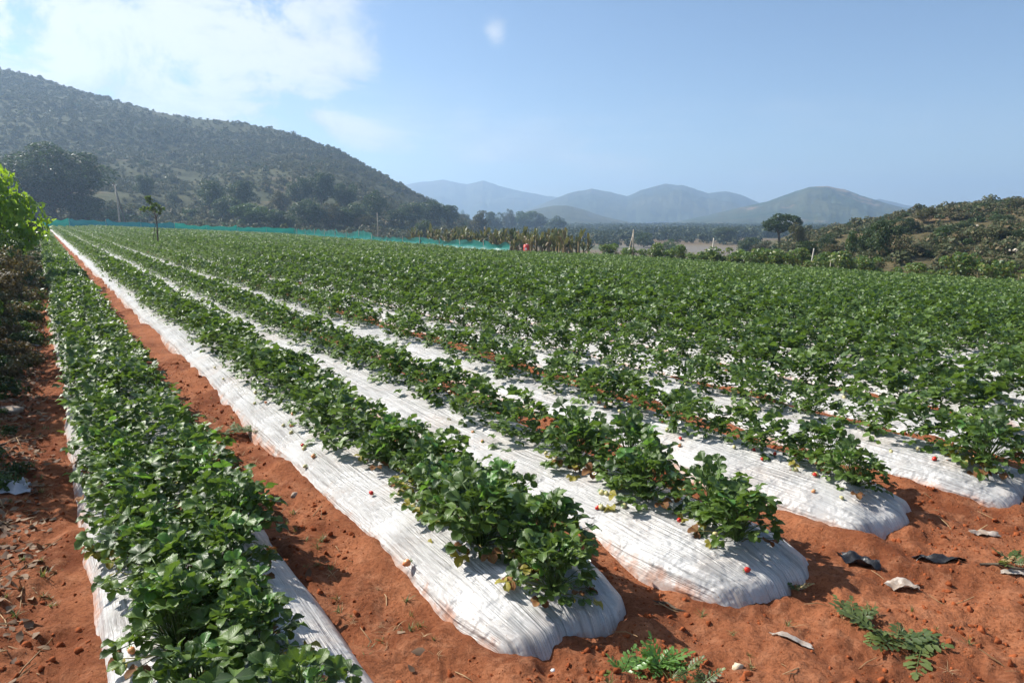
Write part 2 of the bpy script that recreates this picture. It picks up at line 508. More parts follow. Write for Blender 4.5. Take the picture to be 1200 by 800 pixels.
M['white_paint'] = plain('white_paint', (0.70, 0.68, 0.64), (0.8, 0.78, 0.75), 6, 0.6)
M['mud_rock'] = plain('dusty_stone', (0.20, 0.15, 0.11), (0.42, 0.34, 0.27), 20, 0.9, 0.2, 0.6, 0.01)
M['black_film'] = plain('black_film', (0.012, 0.012, 0.014), (0.03, 0.03, 0.032), 30, 0.35, 0.5, 0.5, 0.01)


def film_material(name, a, b, tf):
    m, t, out = material(name)
    pos = t.new('ShaderNodeNewGeometry').outputs['Position']
    n = t.noise(pos, 26, 6, 0.6)
    p = principled(t, t.mix(t.step(n, 0.35, 0.7), a, b), 0.35, t.bump(n, 0.6, 0.01), 0.5)
    tr = t.new('ShaderNodeBsdfTranslucent'); t.put(tr.inputs['Color'], b)
    mx = t.new('ShaderNodeMixShader'); mx.inputs[0].default_value = tf
    t.l.new(p, mx.inputs[1]); t.l.new(tr.outputs[0], mx.inputs[2]); t.l.new(mx.outputs[0], out.inputs[0])
    return m


M['scrap'] = film_material('torn_film', (0.34, 0.26, 0.20), (0.56, 0.50, 0.44), 0.2)
M['bag'] = film_material('plastic_bag', (0.5, 0.52, 0.56), (0.72, 0.73, 0.76), 0.3)
M['net'] = film_material('shade_net_teal', (0.0, 0.13, 0.10), (0.004, 0.25, 0.19), 0.32)
M['net_dark'] = film_material('shade_net_blue_green', (0.0, 0.085, 0.115), (0.004, 0.14, 0.165), 0.3)

# mulch film: white plastic, fine creases along the bed, red soil rubbed onto its skirts
m, t, out = material('white_mulch_film')
uvn = t.new('ShaderNodeUVMap').outputs[0]
u, v, _ = t.xyz(uvn)
pos = t.new('ShaderNodeNewGeometry').outputs['Position']
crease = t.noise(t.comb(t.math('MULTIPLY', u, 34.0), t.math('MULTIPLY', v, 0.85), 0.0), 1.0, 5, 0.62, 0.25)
crease2 = t.noise(t.comb(t.math('MULTIPLY', u, 95.0), t.math('MULTIPLY', v, 1.7), 3.0), 1.0, 3, 0.5)
soft = t.noise(pos, 7, 4, 0.55)
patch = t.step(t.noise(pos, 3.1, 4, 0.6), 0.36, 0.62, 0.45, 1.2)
slant = t.noise(t.comb(t.math('ADD', t.math('MULTIPLY', u, 26.0), t.math('MULTIPLY', v, 9.0)), t.math('SUBTRACT', t.math('MULTIPLY', v, 2.2), u), 7.0), 1.0, 4, 0.6, 0.8)
hgt = t.math('ADD', t.math('MULTIPLY', t.math('ADD', crease, t.math('MULTIPLY', crease2, 0.45)), patch), t.math('ADD', t.math('MULTIPLY', soft, 0.25), t.math('MULTIPLY', slant, 0.14)))
low = t.attr('skirt')
dirtn = t.noise(pos, 9, 6, 0.65)
dirt = t.step(t.math('ADD', t.math('MULTIPLY', low, 0.50), t.math('MULTIPLY', dirtn, 0.80)), 0.72, 1.0)
dust = t.math('MULTIPLY', t.step(t.noise(pos, 2.6, 6, 0.7), 0.46, 0.70), 0.36)
spk = t.math('MULTIPLY', t.step(t.noise(pos, 85, 2, 0.5), 0.70, 0.75), 0.7)
base = t.mix(dust, (0.46, 0.45, 0.437), (0.37, 0.26, 0.19))
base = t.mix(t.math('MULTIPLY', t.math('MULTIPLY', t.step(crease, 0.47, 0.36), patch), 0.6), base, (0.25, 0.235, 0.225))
base = t.mix(spk, base, (0.20, 0.12, 0.07))
base = t.mix(t.math('MULTIPLY', dirt, 0.85), base, (0.40, 0.17, 0.085))
nrm = t.bump(hgt, 1.0, 0.03)
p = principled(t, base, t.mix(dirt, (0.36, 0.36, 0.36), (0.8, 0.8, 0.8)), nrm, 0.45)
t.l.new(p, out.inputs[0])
M['mulch'] = m

# ground: red tilled soil in the field, verge litter, dry grass and stubble beyond
m, t, out = material('ground')
pos = t.new('ShaderNodeNewGeometry').outputs['Position']
soil = t.attr('soil'); green = t.attr('green'); bank = t.attr('bank'); pale = t.attr('pale')
n1 = t.noise(pos, 1.7, 6, 0.62); n2 = t.noise(pos, 9, 6, 0.65); n3 = t.noise(pos, 60, 5, 0.7); n4 = t.noise(pos, 260, 3, 0.7)
c = t.mix(t.step(n1, 0.32, 0.68), (0.175, 0.052, 0.021), (0.385, 0.142, 0.064))
c = t.mix(t.math('MULTIPLY', t.step(n2, 0.46, 0.72), 0.55), c, (0.47, 0.215, 0.115))
c = t.mix(t.math('MULTIPLY', t.step(n3, 0.56, 0.34), 0.6), c, (0.115, 0.032, 0.012))
c = t.mix(t.math('MULTIPLY', t.step(n4, 0.58, 0.75), 0.5), c, (0.52, 0.28, 0.17))
far1 = t.noise(pos, 0.012, 5, 0.6); far2 = t.noise(pos, 0.09, 6, 0.65); far3 = t.noise(pos, 0.7, 5, 0.7)
v = t.mix(t.step(far2, 0.38, 0.62), (0.125, 0.082, 0.046), (0.165, 0.125, 0.072))
v = t.mix(t.step(far1, 0.50, 0.60), v, (0.085, 0.105, 0.042))
v = t.mix(t.math('MULTIPLY', t.step(far3, 0.50, 0.68), 0.7), v, (0.075, 0.082, 0.034))
v = t.mix(t.math('MULTIPLY', pale, 0.8), v, (0.17, 0.155, 0.135))
g = t.mix(t.step(n2, 0.35, 0.65), (0.11, 0.052, 0.026), (0.075, 0.065, 0.028))
g = t.mix(t.math('MULTIPLY', t.step(n3, 0.5, 0.7), 0.7), g, (0.20, 0.125, 0.07))
v = t.mix(green, v, g)
b = t.mix(t.step(n1, 0.35, 0.65), (0.235, 0.105, 0.052), (0.22, 0.155, 0.075))
v = t.mix(bank, v, b)
c = t.mix(soil, v, c)
hgt = t.math('ADD', t.math('MULTIPLY', n2, 0.5), t.math('ADD', t.math('MULTIPLY', n3, 0.5), t.math('MULTIPLY', n4, 0.22)))
t.l.new(principled(t, c, 0.95, t.bump(hgt, 0.9, 0.035), 0.12), out.inputs[0])
M['ground'] = m


def hill_material(name, base, alt, bare, s1, s2, lo, hi):
    m, t, out = material(name)
    pos = t.new('ShaderNodeNewGeometry').outputs['Position']
    a = t.noise(pos, s1, 6, 0.62); b = t.noise(pos, s2, 6, 0.7); e = t.noise(t.vmath('ADD', pos, (310, 77, 9)), s1 * 1.4, 5, 0.6)
    c = t.mix(t.step(a, 0.38, 0.62), base, alt)
    c = t.mix(t.math('MULTIPLY', t.step(b, 0.45, 0.65), 0.7), c, tuple(k * 0.5 for k in base))
    br = t.math('MULTIPLY', t.step(e, lo, lo + 0.08), t.attr('bare'))
    c = t.mix(br, c, bare)
    t.l.new(principled(t, c, 0.95, t.bump(b, 0.8, hi), 0.1), out.inputs[0])
    return m


M['hill'] = hill_material('hill_slope', (0.060, 0.066, 0.032), (0.080, 0.082, 0.040), (0.14, 0.108, 0.064), 0.02, 0.25, 0.53, 1.0)
M['hill_r'] = hill_material('low_hill_slope', (0.070, 0.064, 0.030), (0.110, 0.090, 0.046), (0.22, 0.135, 0.075), 0.06, 0.9, 0.50, 0.3)
M['mountain'] = hill_material('mountain_slope', (0.040, 0.052, 0.026), (0.075, 0.072, 0.036), (0.32, 0.17, 0.10), 0.0026, 0.020, 0.6, 8.0)
M['mountain_r'] = hill_material('scarred_mountain_slope', (0.036, 0.056, 0.026), (0.070, 0.074, 0.036), (0.34, 0.20, 0.13), 0.0095, 0.045, 0.565, 6.0)

# ------------------------------------------------------------------ setting: ground, hills, mountains
ra = [0.7]
while ra[-1] < 3200:
    r_ = ra[-1]; ra.append(r_ * (1.0065 if r_ < 9 else 1.02 if r_ < 80 else 1.05))
ra = np.array(ra)
an = np.concatenate([np.linspace(-180, -60, 40, endpoint=False), np.linspace(-60, -42, 40, endpoint=False), np.linspace(-42, 42, 560, endpoint=False),
                     np.linspace(42, 60, 40, endpoint=False), np.linspace(60, 180, 41)])
an = np.radians(an)
gx = ra[:, None] * np.sin(an)[None, :]; gy = ra[:, None] * np.cos(an)[None, :]
gz = ground_z(gx, gy)
gD, gs = Ds(gx, gy)
soil = sstep(gD, -1.0, -0.45) * sstep(EDGE_D + 1.2 + 0.8 * fbm(gx / 3, gy / 3, 3, 5) - gD, 0, 0.8) * sstep(FAR_S + 1 - gs, 0, 2) * sstep(gs, -60, -30)
green = sstep(-gD, 0.3, 0.8) * sstep(45 - np.hypot(gx, gy), 0, 10)
bankw = sstep(gD, EDGE_D, EDGE_D + 1) * sstep(EDGE_D + 7 - gD, 0, 4) * sstep(40 - gs, 0, 20)
pale = np.exp(-(((gx - 48) / 26) ** 2 + ((gy - 215) / 46) ** 2) ** 2) * 1.0
gm = mesh_np('ground', np.stack([gx, gy, gz], -1), grid_faces(len(ra), len(an))[:, ::-1], None, [M['ground']], True,
             {'soil': soil.ravel(), 'green': green.ravel(), 'bank': bankw.ravel(), 'pale': np.clip(pale, 0, 1).ravel()})
tag(link('ground', gm), 'red tilled soil of the field and the valley floor beyond', kind='structure')


def sheet(name, zf, aa, y0f, y1f, ny, mat, baref, label, power=1.0):
    tt = np.linspace(0, 1, ny) ** power
    y = y0f(aa)[None, :] + tt[:, None] * (y1f(aa) - y0f(aa))[None, :]
    x = aa[None, :] * y
    z = zf(x, y)
    me = mesh_np(name, np.stack([x, y, z], -1), grid_faces(ny, len(aa))[:, ::-1], None, [mat], True, {'bare': baref(x, y, z).ravel()})
    return tag(link(name, me), label, kind='structure')


aL = np.linspace(-2.1, 0.02, 330)
yL0 = lambda a: np.interp(a, [-2.2, -0.7, -0.3, -0.1, 0.02], [70, 124, 150, 170, 215])
sheet('hill', hill_left_z, aL, yL0, lambda a: np.full_like(a, 620.0), 170, M['hill'],
      lambda x, y, z: sstep(36 - z, 0, 16) * 0.7 + 0.1, 'wooded hill rising on the left')
aR = np.linspace(0.225, 2.6, 300)
yR0 = lambda a: (EDGE_D + 2.2) / (CT * a + ST)
sheet('hill', hill_right_z, aR, yR0, lambda a: yR0(a) + 150, 120, M['hill_r'], lambda x, y, z: np.clip(1.1 - (z + 2) / 7, 0.12, 1) * sstep(x / y, 0.34, 0.5), 'low scrub covered hill on the right')


def ridge(pts, depth, half, mat, seed, label, bare=0.3, gully=0.34):
    e = curve(pts); a0 = ae(*pts[0])[0]; a1 = ae(*pts[-1])[0]
    aa = np.linspace(a0, a1, 260)
    def zf(x, y):
        a = x / y; k = (y - depth) / half
        zc = H + e(a) * depth
        prof = np.where(k < 0, 1 - np.abs(k) ** 1.35, 1 - 0.7 * np.abs(k) ** 1.5)
        g = fbm(x / (half * 0.22), y / (half * 0.5), 4, seed) * gully * np.clip(np.abs(k) * 2.2, 0, 1)
        fine = fbm(a * 90, y / half * 3, 3, seed + 9) * 0.06
        return -10 + (zc + 10) * np.clip(prof + g * (1 - np.abs(k) * 0.5) + fine * np.clip(np.abs(k) * 5 + .35, 0, 1), 0, 1.02)
    return sheet('mountain', zf, aa, lambda a: np.full_like(a, depth - half), lambda a: np.full_like(a, depth + half * 0.8), 90, mat,
                 lambda x, y, z: np.full(x.shape, bare), label)


ridge([(380, 240), (440, 224), (490, 213), (520, 211), (548, 216), (566, 211), (585, 218), (615, 225), (650, 231), (700, 238), (760, 246)], 2700, 620, M['mountain'], 61, 'farthest pale blue mountain ridge beyond the left hill', 0.05)
ridge([(560, 258), (620, 244), (650, 233), (665, 227), (693, 221), (715, 225), (735, 230), (752, 222), (780, 215), (800, 217), (830, 226), (850, 224), (868, 228), (890, 238), (930, 248), (980, 256)], 2050, 560, M['mountain'], 71, 'blue mountain range across the middle of the valley', 0.1)
ridge([(780, 262), (830, 252), (868, 243), (900, 236), (930, 225), (950, 219), (970, 218), (990, 222), (1010, 230), (1045, 240), (1070, 246), (1110, 252), (1160, 258)], 1250, 360, M['mountain_r'], 81, 'broad mountain with reddish scars on the right', 0.5)
ridge([(1000, 244), (1030, 233), (1060, 240), (1100, 246), (1150, 251)], 2300, 460, M['mountain'], 85, 'pale ridge behind the right mountain', 0.0)
ridge([(540, 262), (590, 254), (625, 246), (648, 241), (665, 241), (685, 246), (705, 253), (740, 261)], 1150, 260, M['mountain'], 91, 'small wooded knoll in the valley', 0.1, 0.1)

# ------------------------------------------------------------------ setting: haze over the valley
hm, t, out = material('haze_air')
pv = t.new('ShaderNodeVolumePrincipled')
pv.inputs['Color'].default_value = (0.52, 0.73, 1.0, 1)
pv.inputs['Density'].default_value = 0.00056
pv.inputs['Anisotropy'].default_value = 0.4
pv.inputs['Density Attribute'].default_value = ''
pv.inputs['Temperature Attribute'].default_value = ''
t.l.new(pv.outputs[0], out.inputs['Volume'])
bx = [(x, y, z) for x in (-3600, 3600) for y in (-3600, 3600) for z in (-22, 178)]
hz = mesh_np('haze', bx, [(0, 1, 3, 2), (4, 6, 7, 5), (0, 4, 5, 1), (2, 3, 7, 6), (0, 2, 6, 4), (1, 5, 7, 3)], None, [hm])
tag(link('haze', hz), 'thin blue haze in the valley air', kind='stuff')

# ------------------------------------------------------------------ scatter with geometry nodes (only for stuff)
def source_collection(name, meshes):
    c = bpy.data.collections.new(name)
    for i, me in enumerate(meshes):
        c.objects.link(bpy.data.objects.new('%s_%02d' % (name, i), me))
    return c


def scatter(name, P, rot, scl, idx, coll, label):
    P = np.asarray(P, np.float32); n = len(P)
    me = bpy.data.meshes.new(name); me.vertices.add(n); me.vertices.foreach_set('co', P.ravel())
    a = me.attributes.new('rot', 'FLOAT_VECTOR', 'POINT'); a.data.foreach_set('vector', np.asarray(rot, np.float32).ravel())
    scl = np.asarray(scl, np.float32)
    if scl.ndim == 1: scl = np.repeat(scl[:, None], 3, 1)
    a = me.attributes.new('scl', 'FLOAT_VECTOR', 'POINT'); a.data.foreach_set('vector', scl.ravel())
    a = me.attributes.new('idx', 'INT', 'POINT'); a.data.foreach_set('value', np.asarray(idx, np.int32))
    me.update()
    ng = bpy.data.node_groups.new(name, 'GeometryNodeTree')
    ng.interface.new_socket('Geometry', in_out='INPUT', socket_type='NodeSocketGeometry')
    ng.interface.new_socket('Geometry', in_out='OUTPUT', socket_type='NodeSocketGeometry')
    gi = ng.nodes.new('NodeGroupInput'); go = ng.nodes.new('NodeGroupOutput')
    ip = ng.nodes.new('GeometryNodeInstanceOnPoints'); ip.inputs['Pick Instance'].default_value = True
    ci = ng.nodes.new('GeometryNodeCollectionInfo'); ci.inputs['Collection'].default_value = coll
    ci.inputs['Separate Children'].default_value = True; ci.inputs['Reset Children'].default_value = True
    def na(nm, typ):
        x = ng.nodes.new('GeometryNodeInputNamedAttribute'); x.data_type = typ; x.inputs['Name'].default_value = nm
        return x.outputs['Attribute']
    L = ng.links.new
    L(gi.outputs[0], ip.inputs['Points']); L(ci.outputs[0], ip.inputs['Instance'])
    L(na('idx', 'INT'), ip.inputs['Instance Index']); L(na('rot', 'FLOAT_VECTOR'), ip.inputs['Rotation']); L(na('scl', 'FLOAT_VECTOR'), ip.inputs['Scale'])
    L(ip.outputs[0], go.inputs[0])
    o = link(name, me); md = o.modifiers.new('scatter', 'NODES'); md.node_group = ng
    return tag(o, label, kind='stuff')


def zrot(n):
    r = np.zeros((n, 3)); r[:, 2] = RNG.random(n) * 6.283
    return r

# ------------------------------------------------------------------ raised beds under white plastic film
def bed_rows(i, near):
    s = [BED_END[i]]
    while s[-1] < FAR_S:
        d_ = s[-1] - BED_END[i]
        s.append(s[-1] + (0.022 if d_ < 1.2 else 0.045 if d_ < 7 else 0.15 if d_ < 20 else 0.6 if d_ < 60 else 2.0) * (1 if near else 1.8))
    return np.array(s)


def bed_height(i, u, s):
    """height of the film above the furrow at u (-1 left edge .. 1 right edge)"""
    e = sstep(s - BED_END[i], -0.02, 0.50) ** 0.8
    body = np.clip(1 - np.abs(u) ** 2.5, 0, 1) ** 0.95
    lump = 1 + 0.22 * fbm(np.asarray(s) / 0.8, np.asarray(u) * 0.9 + i * 5, 3, 101)
    return (BED_H * e * body * lump)


def bed_point(i, u, s):
    e = sstep(s - BED_END[i], -0.05, 0.5)
    wd = BED_W[i] / 2 * (0.82 + 0.18 * e)
    D = BED_L[i] + BED_W[i] / 2 + wd * u * (1 + 0.06 * fbm(np.asarray(s) / 0.55, np.full(np.shape(s), i * 3.1), 2, 37)) + bed_shift(i, s)
    return D


for i in range(NB):
    near = i < 7
    s1 = bed_rows(i, near); nu = 61 if i < 5 else 41 if near else 11
    u1 = np.sin(np.linspace(-1.25, 1.25, nu)) / math.sin(1.25) * 1.05
    s2 = np.repeat(s1[:, None], nu, 1).copy(); u2 = np.repeat(u1[None, :], len(s1), 0)
    edge = (0.08 * (fbm(u2 * 1.8, np.full(u2.shape, i * 9.0), 3, 15)) - 0.10 * np.abs(u2) ** 2 * 0 + 0.10 * u2 ** 4) * sstep(BED_END[i] + 0.8 - s2, 0, 0.8)
    s2 = s2 + edge
    Dd = bed_point(i, u2, s2 - edge)
    z = bed_height(i, u2, s2 - edge)
    if near:   # pulled creases of the film, mostly along the bed, fanning over its end
        fade = np.clip(1.3 - (s2 - BED_END[i]) / 16, 0, 1)
        z = z + 0.030 * fbm(u2 * 3.1 + i * 4, s2 * 2.3, 3, 121) * sstep(BED_END[i] + 0.95 - s2, 0, 0.6) * sstep(s2, BED_END[i] + 0.02, BED_END[i] + 0.15)
        z = z + fade * (0.016 * fbm(u2 * 7.0, s2 * 0.9 + i * 11, 3, 111) + 0.008 * fbm(u2 * 20.0, s2 * 1.4 + i, 2, 115)) * (1 - 0.85 * np.clip(np.abs(u2), 0, 1))
    z = z - 0.055 * np.clip((np.abs(u2) - 0.86) / 0.14, 0, 1.0) - 0.16 * np.clip((np.abs(u2) - 0.985) / 0.065, 0, 1) - 0.13 * sstep(BED_END[i] + 0.14 - (s2 - edge), 0, 0.13)
    x, y = xy(Dd, s2)
    V = np.stack([x, y, field_z(Dd) + z + 0.004], -1)
    skirt = np.clip(np.maximum(sstep(np.abs(u2), 0.72, 1.0), sstep(BED_END[i] + 0.24 - (s2 - edge), 0, 0.24)), 0, 1)
    uv = np.stack([u2 * BED_W[i] / 2, s2], -1).reshape(-1, 2)
    me = mesh_np('mulch_film', V, grid_faces(len(s1), nu), None, [M['mulch']], True, {'skirt': skirt.ravel()}, uv)
    cover = 'bare' if i == NB - 1 else 'planted'
    lab = ('raised bed under bare white plastic film along the far right field edge' if i == NB - 1 else
           'leftmost raised bed under white plastic film, thickly planted with strawberries' if i == 0 else
           'raised bed under white plastic film, %s bed from the left' % ordw(i + 1))
    tag(link('raised_bed', me), lab, 'planting bed', 'raised strawberry beds under white film')

# ------------------------------------------------------------------ strawberry plants
def leaflet(L, Wd, n, cols, fold, cup, g, MM, off, r, serr=0.10, wav=0.0):
    t_ = np.linspace(0, 1, n + 1); j = np.linspace(-1, 1, cols)
    wd = Wd / 2 * np.sin(math.pi * np.clip(t_, 0, 1) ** 1.25 * 0.965 + 0.02) ** 0.75
    wd[-1] = Wd * 0.10; wd[0] = Wd * 0.04
    if n >= 5: wd[1:-1] *= 1 + serr * np.where(np.arange(1, n) % 2 == 0, 1, -0.6)
    x = wd[:, None] * j[None, :]
    y = (t_ * L)[:, None] + np.zeros_like(x) - 0.10 * L * np.abs(j)[None, :] ** 2 * (t_[:, None] > 0.95)
    z = fold * np.abs(x) - cup * L * (t_[:, None] ** 2) + wav * np.sin(t_[:, None] * 9 + j[None, :] * 3) * np.abs(j)[None, :]
    V = np.stack([x, y, z], -1).reshape(-1, 3) @ np.asarray(MM).T + np.asarray(off)
    uv = np.stack([np.repeat(j[None, :], n + 1, 0), np.repeat(t_[:, None], cols, 1)], -1).reshape(-1, 2)
    g.add(V, grid_faces(n + 1, cols), None, r, uv)


def leaf_geo(reach, height, pitch, L, lod, rs, curl=1.0):
    """one trifoliate strawberry leaf on its stalk, rooted at the origin, leaning out along +x"""
    g = Geo(); R = np.random.default_rng(rs)
    P = np.array([[0, 0, 0], [reach * 0.22, 0, height * 0.45], [reach * 0.6, 0, height * 0.85], [reach, 0, height]])
    P[1:3, 1] += R.normal(0, 0.008, 2)
    if lod == 0: g.tube(P, [0.0026, 0.0022, 0.0019, 0.0016], 5, 0.9, 0)
    r = R.random()
    n, cols = ((8, 5), (3, 3), (2, 2))[lod]; L = L * (1.08, 1.08, 1.0)[lod]; wk = (1.06, 1.18, 1.3)[lod]
    base = rotm(R.normal(0, 0.28), -pitch, 0) @ rotm(0, 0, -math.pi / 2)
    for k, az_ in enumerate((0, 1.35, -1.35)):
        l = L * (1.0 if k == 0 else 0.92) * R.uniform(0.92, 1.08)
        MM = base @ rotm(0, 0, az_ + R.normal(0, 0.10)) @ rotm(R.normal(-0.05, 0.16), R.normal(0, 0.15), 0)
        fold = R.uniform(0.25, 0.6); cup = R.uniform(-0.02, 0.28) * curl
        leaflet(l, l * R.uniform(0.60, 0.74) * wk, n, cols, fold, cup, g, MM, P[-1], (r + 0.06 * k) % 1, 0.10, 0.0025 if lod == 0 else 0)
    return g


SPEC = []      # (reach, height, pitch, size): upright middle leaves, spreading ones, low drooping outer ones
_r = np.random.default_rng(5)
for k in range(6): SPEC.append((_r.uniform(0.02, 0.07), _r.uniform(0.21, 0.27), _r.uniform(0.5, 1.2), _r.uniform(0.040, 0.052)))
for k in range(10): SPEC.append((_r.uniform(0.07, 0.13), _r.uniform(0.17, 0.24), _r.uniform(0.2, 0.95), _r.uniform(0.044, 0.058)))
for k in range(8): SPEC.append((_r.uniform(0.13, 0.18), _r.uniform(0.09, 0.17), _r.uniform(-0.3, 0.55), _r.uniform(0.046, 0.060)))
for k in range(4): SPEC.append((_r.uniform(0.12, 0.20), _r.uniform(0.03, 0.09), _r.uniform(-0.5, 0.2), _r.uniform(0.045, 0.056)))
HERO = [leaf_geo(*sp, 0, 300 + k).mesh('leaf', [M['leaf']], True, True) for k, sp in enumerate(SPEC)]
LOD1 = [leaf_geo(*sp, 1, 300 + k) for k, sp in enumerate(SPEC)]
LOD2 = [leaf_geo(*sp, 2, 300 + k) for k, sp in enumerate(SPEC)]


def leaf_layout(seed, n=46):
    R = np.random.default_rng(seed); o = []
    for k in range(n):
        q_ = R.random()
        v_ = R.integers(0, 6) if q_ < 0.17 else R.integers(6, 16) if q_ < 0.47 else R.integers(16, 24) if q_ < 0.79 else R.integers(24, 28)
        o.append((int(v_), k * 2.399 + R.normal(0, 0.35), R.normal(0, 0.15), R.normal(0, 0.15), R.uniform(0.72, 1.12), R.uniform(-0.025, 0.025), R.uniform(-0.025, 0.025)))
    return o


def clump(seed, lod, n, mat, big=1.0):
    g = Geo(); R = np.random.default_rng(seed + 77)
    for (v_, rz, rx, ry, sc, ox, oy) in leaf_layout(seed, n):
        g.put((LOD1, LOD2)[lod - 1][v_], rotm(rx, ry, rz) * sc * big, (ox, oy, 0), None)
        g.R[-1] = (g.R[-1] + R.random()) % 1
    return g.mesh('foliage', [mat], False, True)


MID = [clump(900 + k, 1, 100, M['leaf']) for k in range(9)]
FAR1 = [clump(950 + k, 1, 60, M['leaf_far'], 1.05) for k in range(6)]
FAR2 = [clump(980 + k, 2, 46, M['leaf_far'], 1.15) for k in range(6)]

# flower and berry
g = Geo()
for k in range(5):
    a_ = k * 1.2566
    leaflet(0.011, 0.011, 3, 3, 0.15, -0.1, g, rotm(0, 0, a_) @ rotm(0.25, 0, 0), (0, 0, 0), 0.5)
g.add([(0.004 * math.cos(q_), 0.004 * math.sin(q_), 0.001) for q_ in np.arange(6) * 1.047] + [(0, 0, 0.004)], None, [(k, (k + 1) % 6, 6) for k in range(6)], m=1)
FLOWER = g.mesh('flower', [M['petal'], M['stamen']])
g = Geo()
prof = [(0.004, 0), (0.011, 0.004), (0.0135, 0.010), (0.012, 0.018), (0.0075, 0.026), (0.001, 0.031)]
g.tube([(0, 0, z_) for _, z_ in prof], [r_ for r_, _ in prof], 9, 0)
for k in range(6):
    leaflet(0.014, 0.006, 2, 3, 0.2, 0.2, g, rotm(0, 0, k * 1.047) @ rotm(-0.2, 0, 0), (0, 0, -0.001), 0.2)
    g.QM[-1][:] = 1
BERRY = {k: g.mesh('berry', [M['berry_' + k], M['leaf_young']], True) for k in ('red', 'pale', 'turning')}

plants = []    # (bed, row, order, D, s, x, y, z)
PR = np.random.default_rng(42)
for i in range(NB - 1):
    for row in ((0, 1) if i < 2 else (0,)):
        s = BED_END[i] + 0.34 + 0.16 * row; k = 0
        while s < FAR_S - 0.3:
            if BED_L[i] > 26 and 43 < s < 44 + (BED_L[i] - 26) / 0.12:
                s += 1.0; k += 1; continue
            if (k > 0 and PR.random() < 0.035 and i > 0):
                s += 0.34; continue
            ss = s + PR.normal(0, 0.035)
            u_ = ((-0.34 if row == 0 else 0.36) * (1.25 if ss > 3.4 else 0.62) if i == 0 else (-0.02, 0.46)[row] if i == 1 else (0.08, 0.38)[k % 2] if i < 6 else (-0.26, 0.32)[k % 2]) + PR.normal(0, 0.07) - (0.10 if (i == 0 and ss < 3.4) else 0)
            D = float(bed_point(i, np.array(u_), np.array(ss)))
            z = float(field_z(D) + bed_height(i, np.array(u_), np.array(ss)))
            k += 1
            x, y = xy(D, ss)
            plants.append((i, row, k, D, ss, x, y, z))
            s += PR.uniform(0.36, 0.46) * (0.84, 1.0)[i] if i < 2 else PR.uniform(0.25, 0.32) if i < 6 else PR.uniform(0.20, 0.27)
vis = []
for idx_, p_ in enumerate(plants):
    px, py, dep = project(p_[5], p_[6], p_[7] + 0.12)
    if dep > 0.5 and -40 < px < 1240 and py < 850: vis.append((dep, idx_))
vis.sort()
chosen = [k for _, k in vis[:300]]
hero = set(k for _, k in vis[:36])
cs = set(chosen)
fruit_r = np.random.default_rng(3)
for n_, idx_ in enumerate(chosen):
    i, row, k, D, s, x, y, z = plants[idx_]
    side = 'left' if row == 0 else 'right'
    lab = ('strawberry plant, %s from near end, %s row of %s bed from left' % (ordw(k), side, ordw(i + 1)) if i < 2 else
           'strawberry plant, %s from the near end of the %s bed from left' % (ordw(k), ordw(i + 1)))
    sc = fruit_r.uniform(0.78, 1.02) * (1.08 if i > 4 else 1.0)
    sc *= fruit_r.choice([1.0, 1.08, 1.14, 1.2]) if i > 1 else fruit_r.choice([1.0, 1.1, 1.2]) if i else 1.08
    pl = thing('strawberry_plant', lab, 'strawberry plant', (x, y, z - 0.012), fruit_r.random() * 6.283, 'strawberry plants on the white film beds', (sc, sc, sc * 1.02))
    if idx_ in hero:
        for (v_, rz, rx, ry, ls, ox, oy) in leaf_layout(2000 + idx_, int(fruit_r.integers(100, 126))):
            lf = link('leaf', HERO[v_], pl, (ox, oy, 0), (rx, ry, rz), ls)
            q_ = fruit_r.random()
            mt = 'leaf_yellow' if (v_ >= 24 and q_ < 0.25) else 'leaf_brown' if (v_ >= 24 and q_ < 0.42) else 'leaf_young' if (v_ < 16 and q_ < 0.10) else None
            if mt:
                lf.material_slots[0].link = 'OBJECT'; lf.material_slots[0].material = M[mt]
    else:
        fo = link('foliage', MID[idx_ % len(MID)], pl); fo['kind'] = 'stuff'
    if n_ < 130:
        nf = int(fruit_r.integers(0, 4))
        for q_ in range(nf):                       # flowers among the outer leaves
            a_ = fruit_r.random() * 6.283; rr = fruit_r.uniform(0.13, 0.22)
            link('flower', FLOWER, pl, (rr * math.cos(a_), rr * math.sin(a_), fruit_r.uniform(0.06, 0.17)), (fruit_r.normal(0, 0.5), fruit_r.normal(0, 0.5), a_), fruit_r.uniform(1.1, 1.5))
        for q_ in range(int(fruit_r.integers(0, 4)) if n_ < 80 else int(fruit_r.integers(0, 2))):   # fruit lying on the film
            a_ = fruit_r.uniform(2.2, 5.2) - pl.rotation_euler.z; rr = fruit_r.uniform(0.19, 0.30)
            kd = fruit_r.choice(['pale', 'pale', 'turning', 'red'])
            wx, wy = x + sc * rr * math.cos(a_ + pl.rotation_euler.z), y + sc * rr * math.sin(a_ + pl.rotation_euler.z)
            Dn, sn = Ds(wx, wy); un = (Dn - BED_L[i] - BED_W[i] / 2) / (BED_W[i] / 2)
            hz_ = float(field_z(Dn) + bed_height(i, np.array(un), np.array(sn))) + 0.016
            if abs(un) < 0.9 and sn > BED_END[i] + 0.15:
                link('berry', BERRY[str(kd)], pl, (rr * math.cos(a_), rr * math.sin(a_), (hz_ - z + 0.012) / sc), (1.75 + fruit_r.normal(0, 0.3), 0, fruit_r.random() * 6.28), fruit_r.uniform(0.8, 1.15))

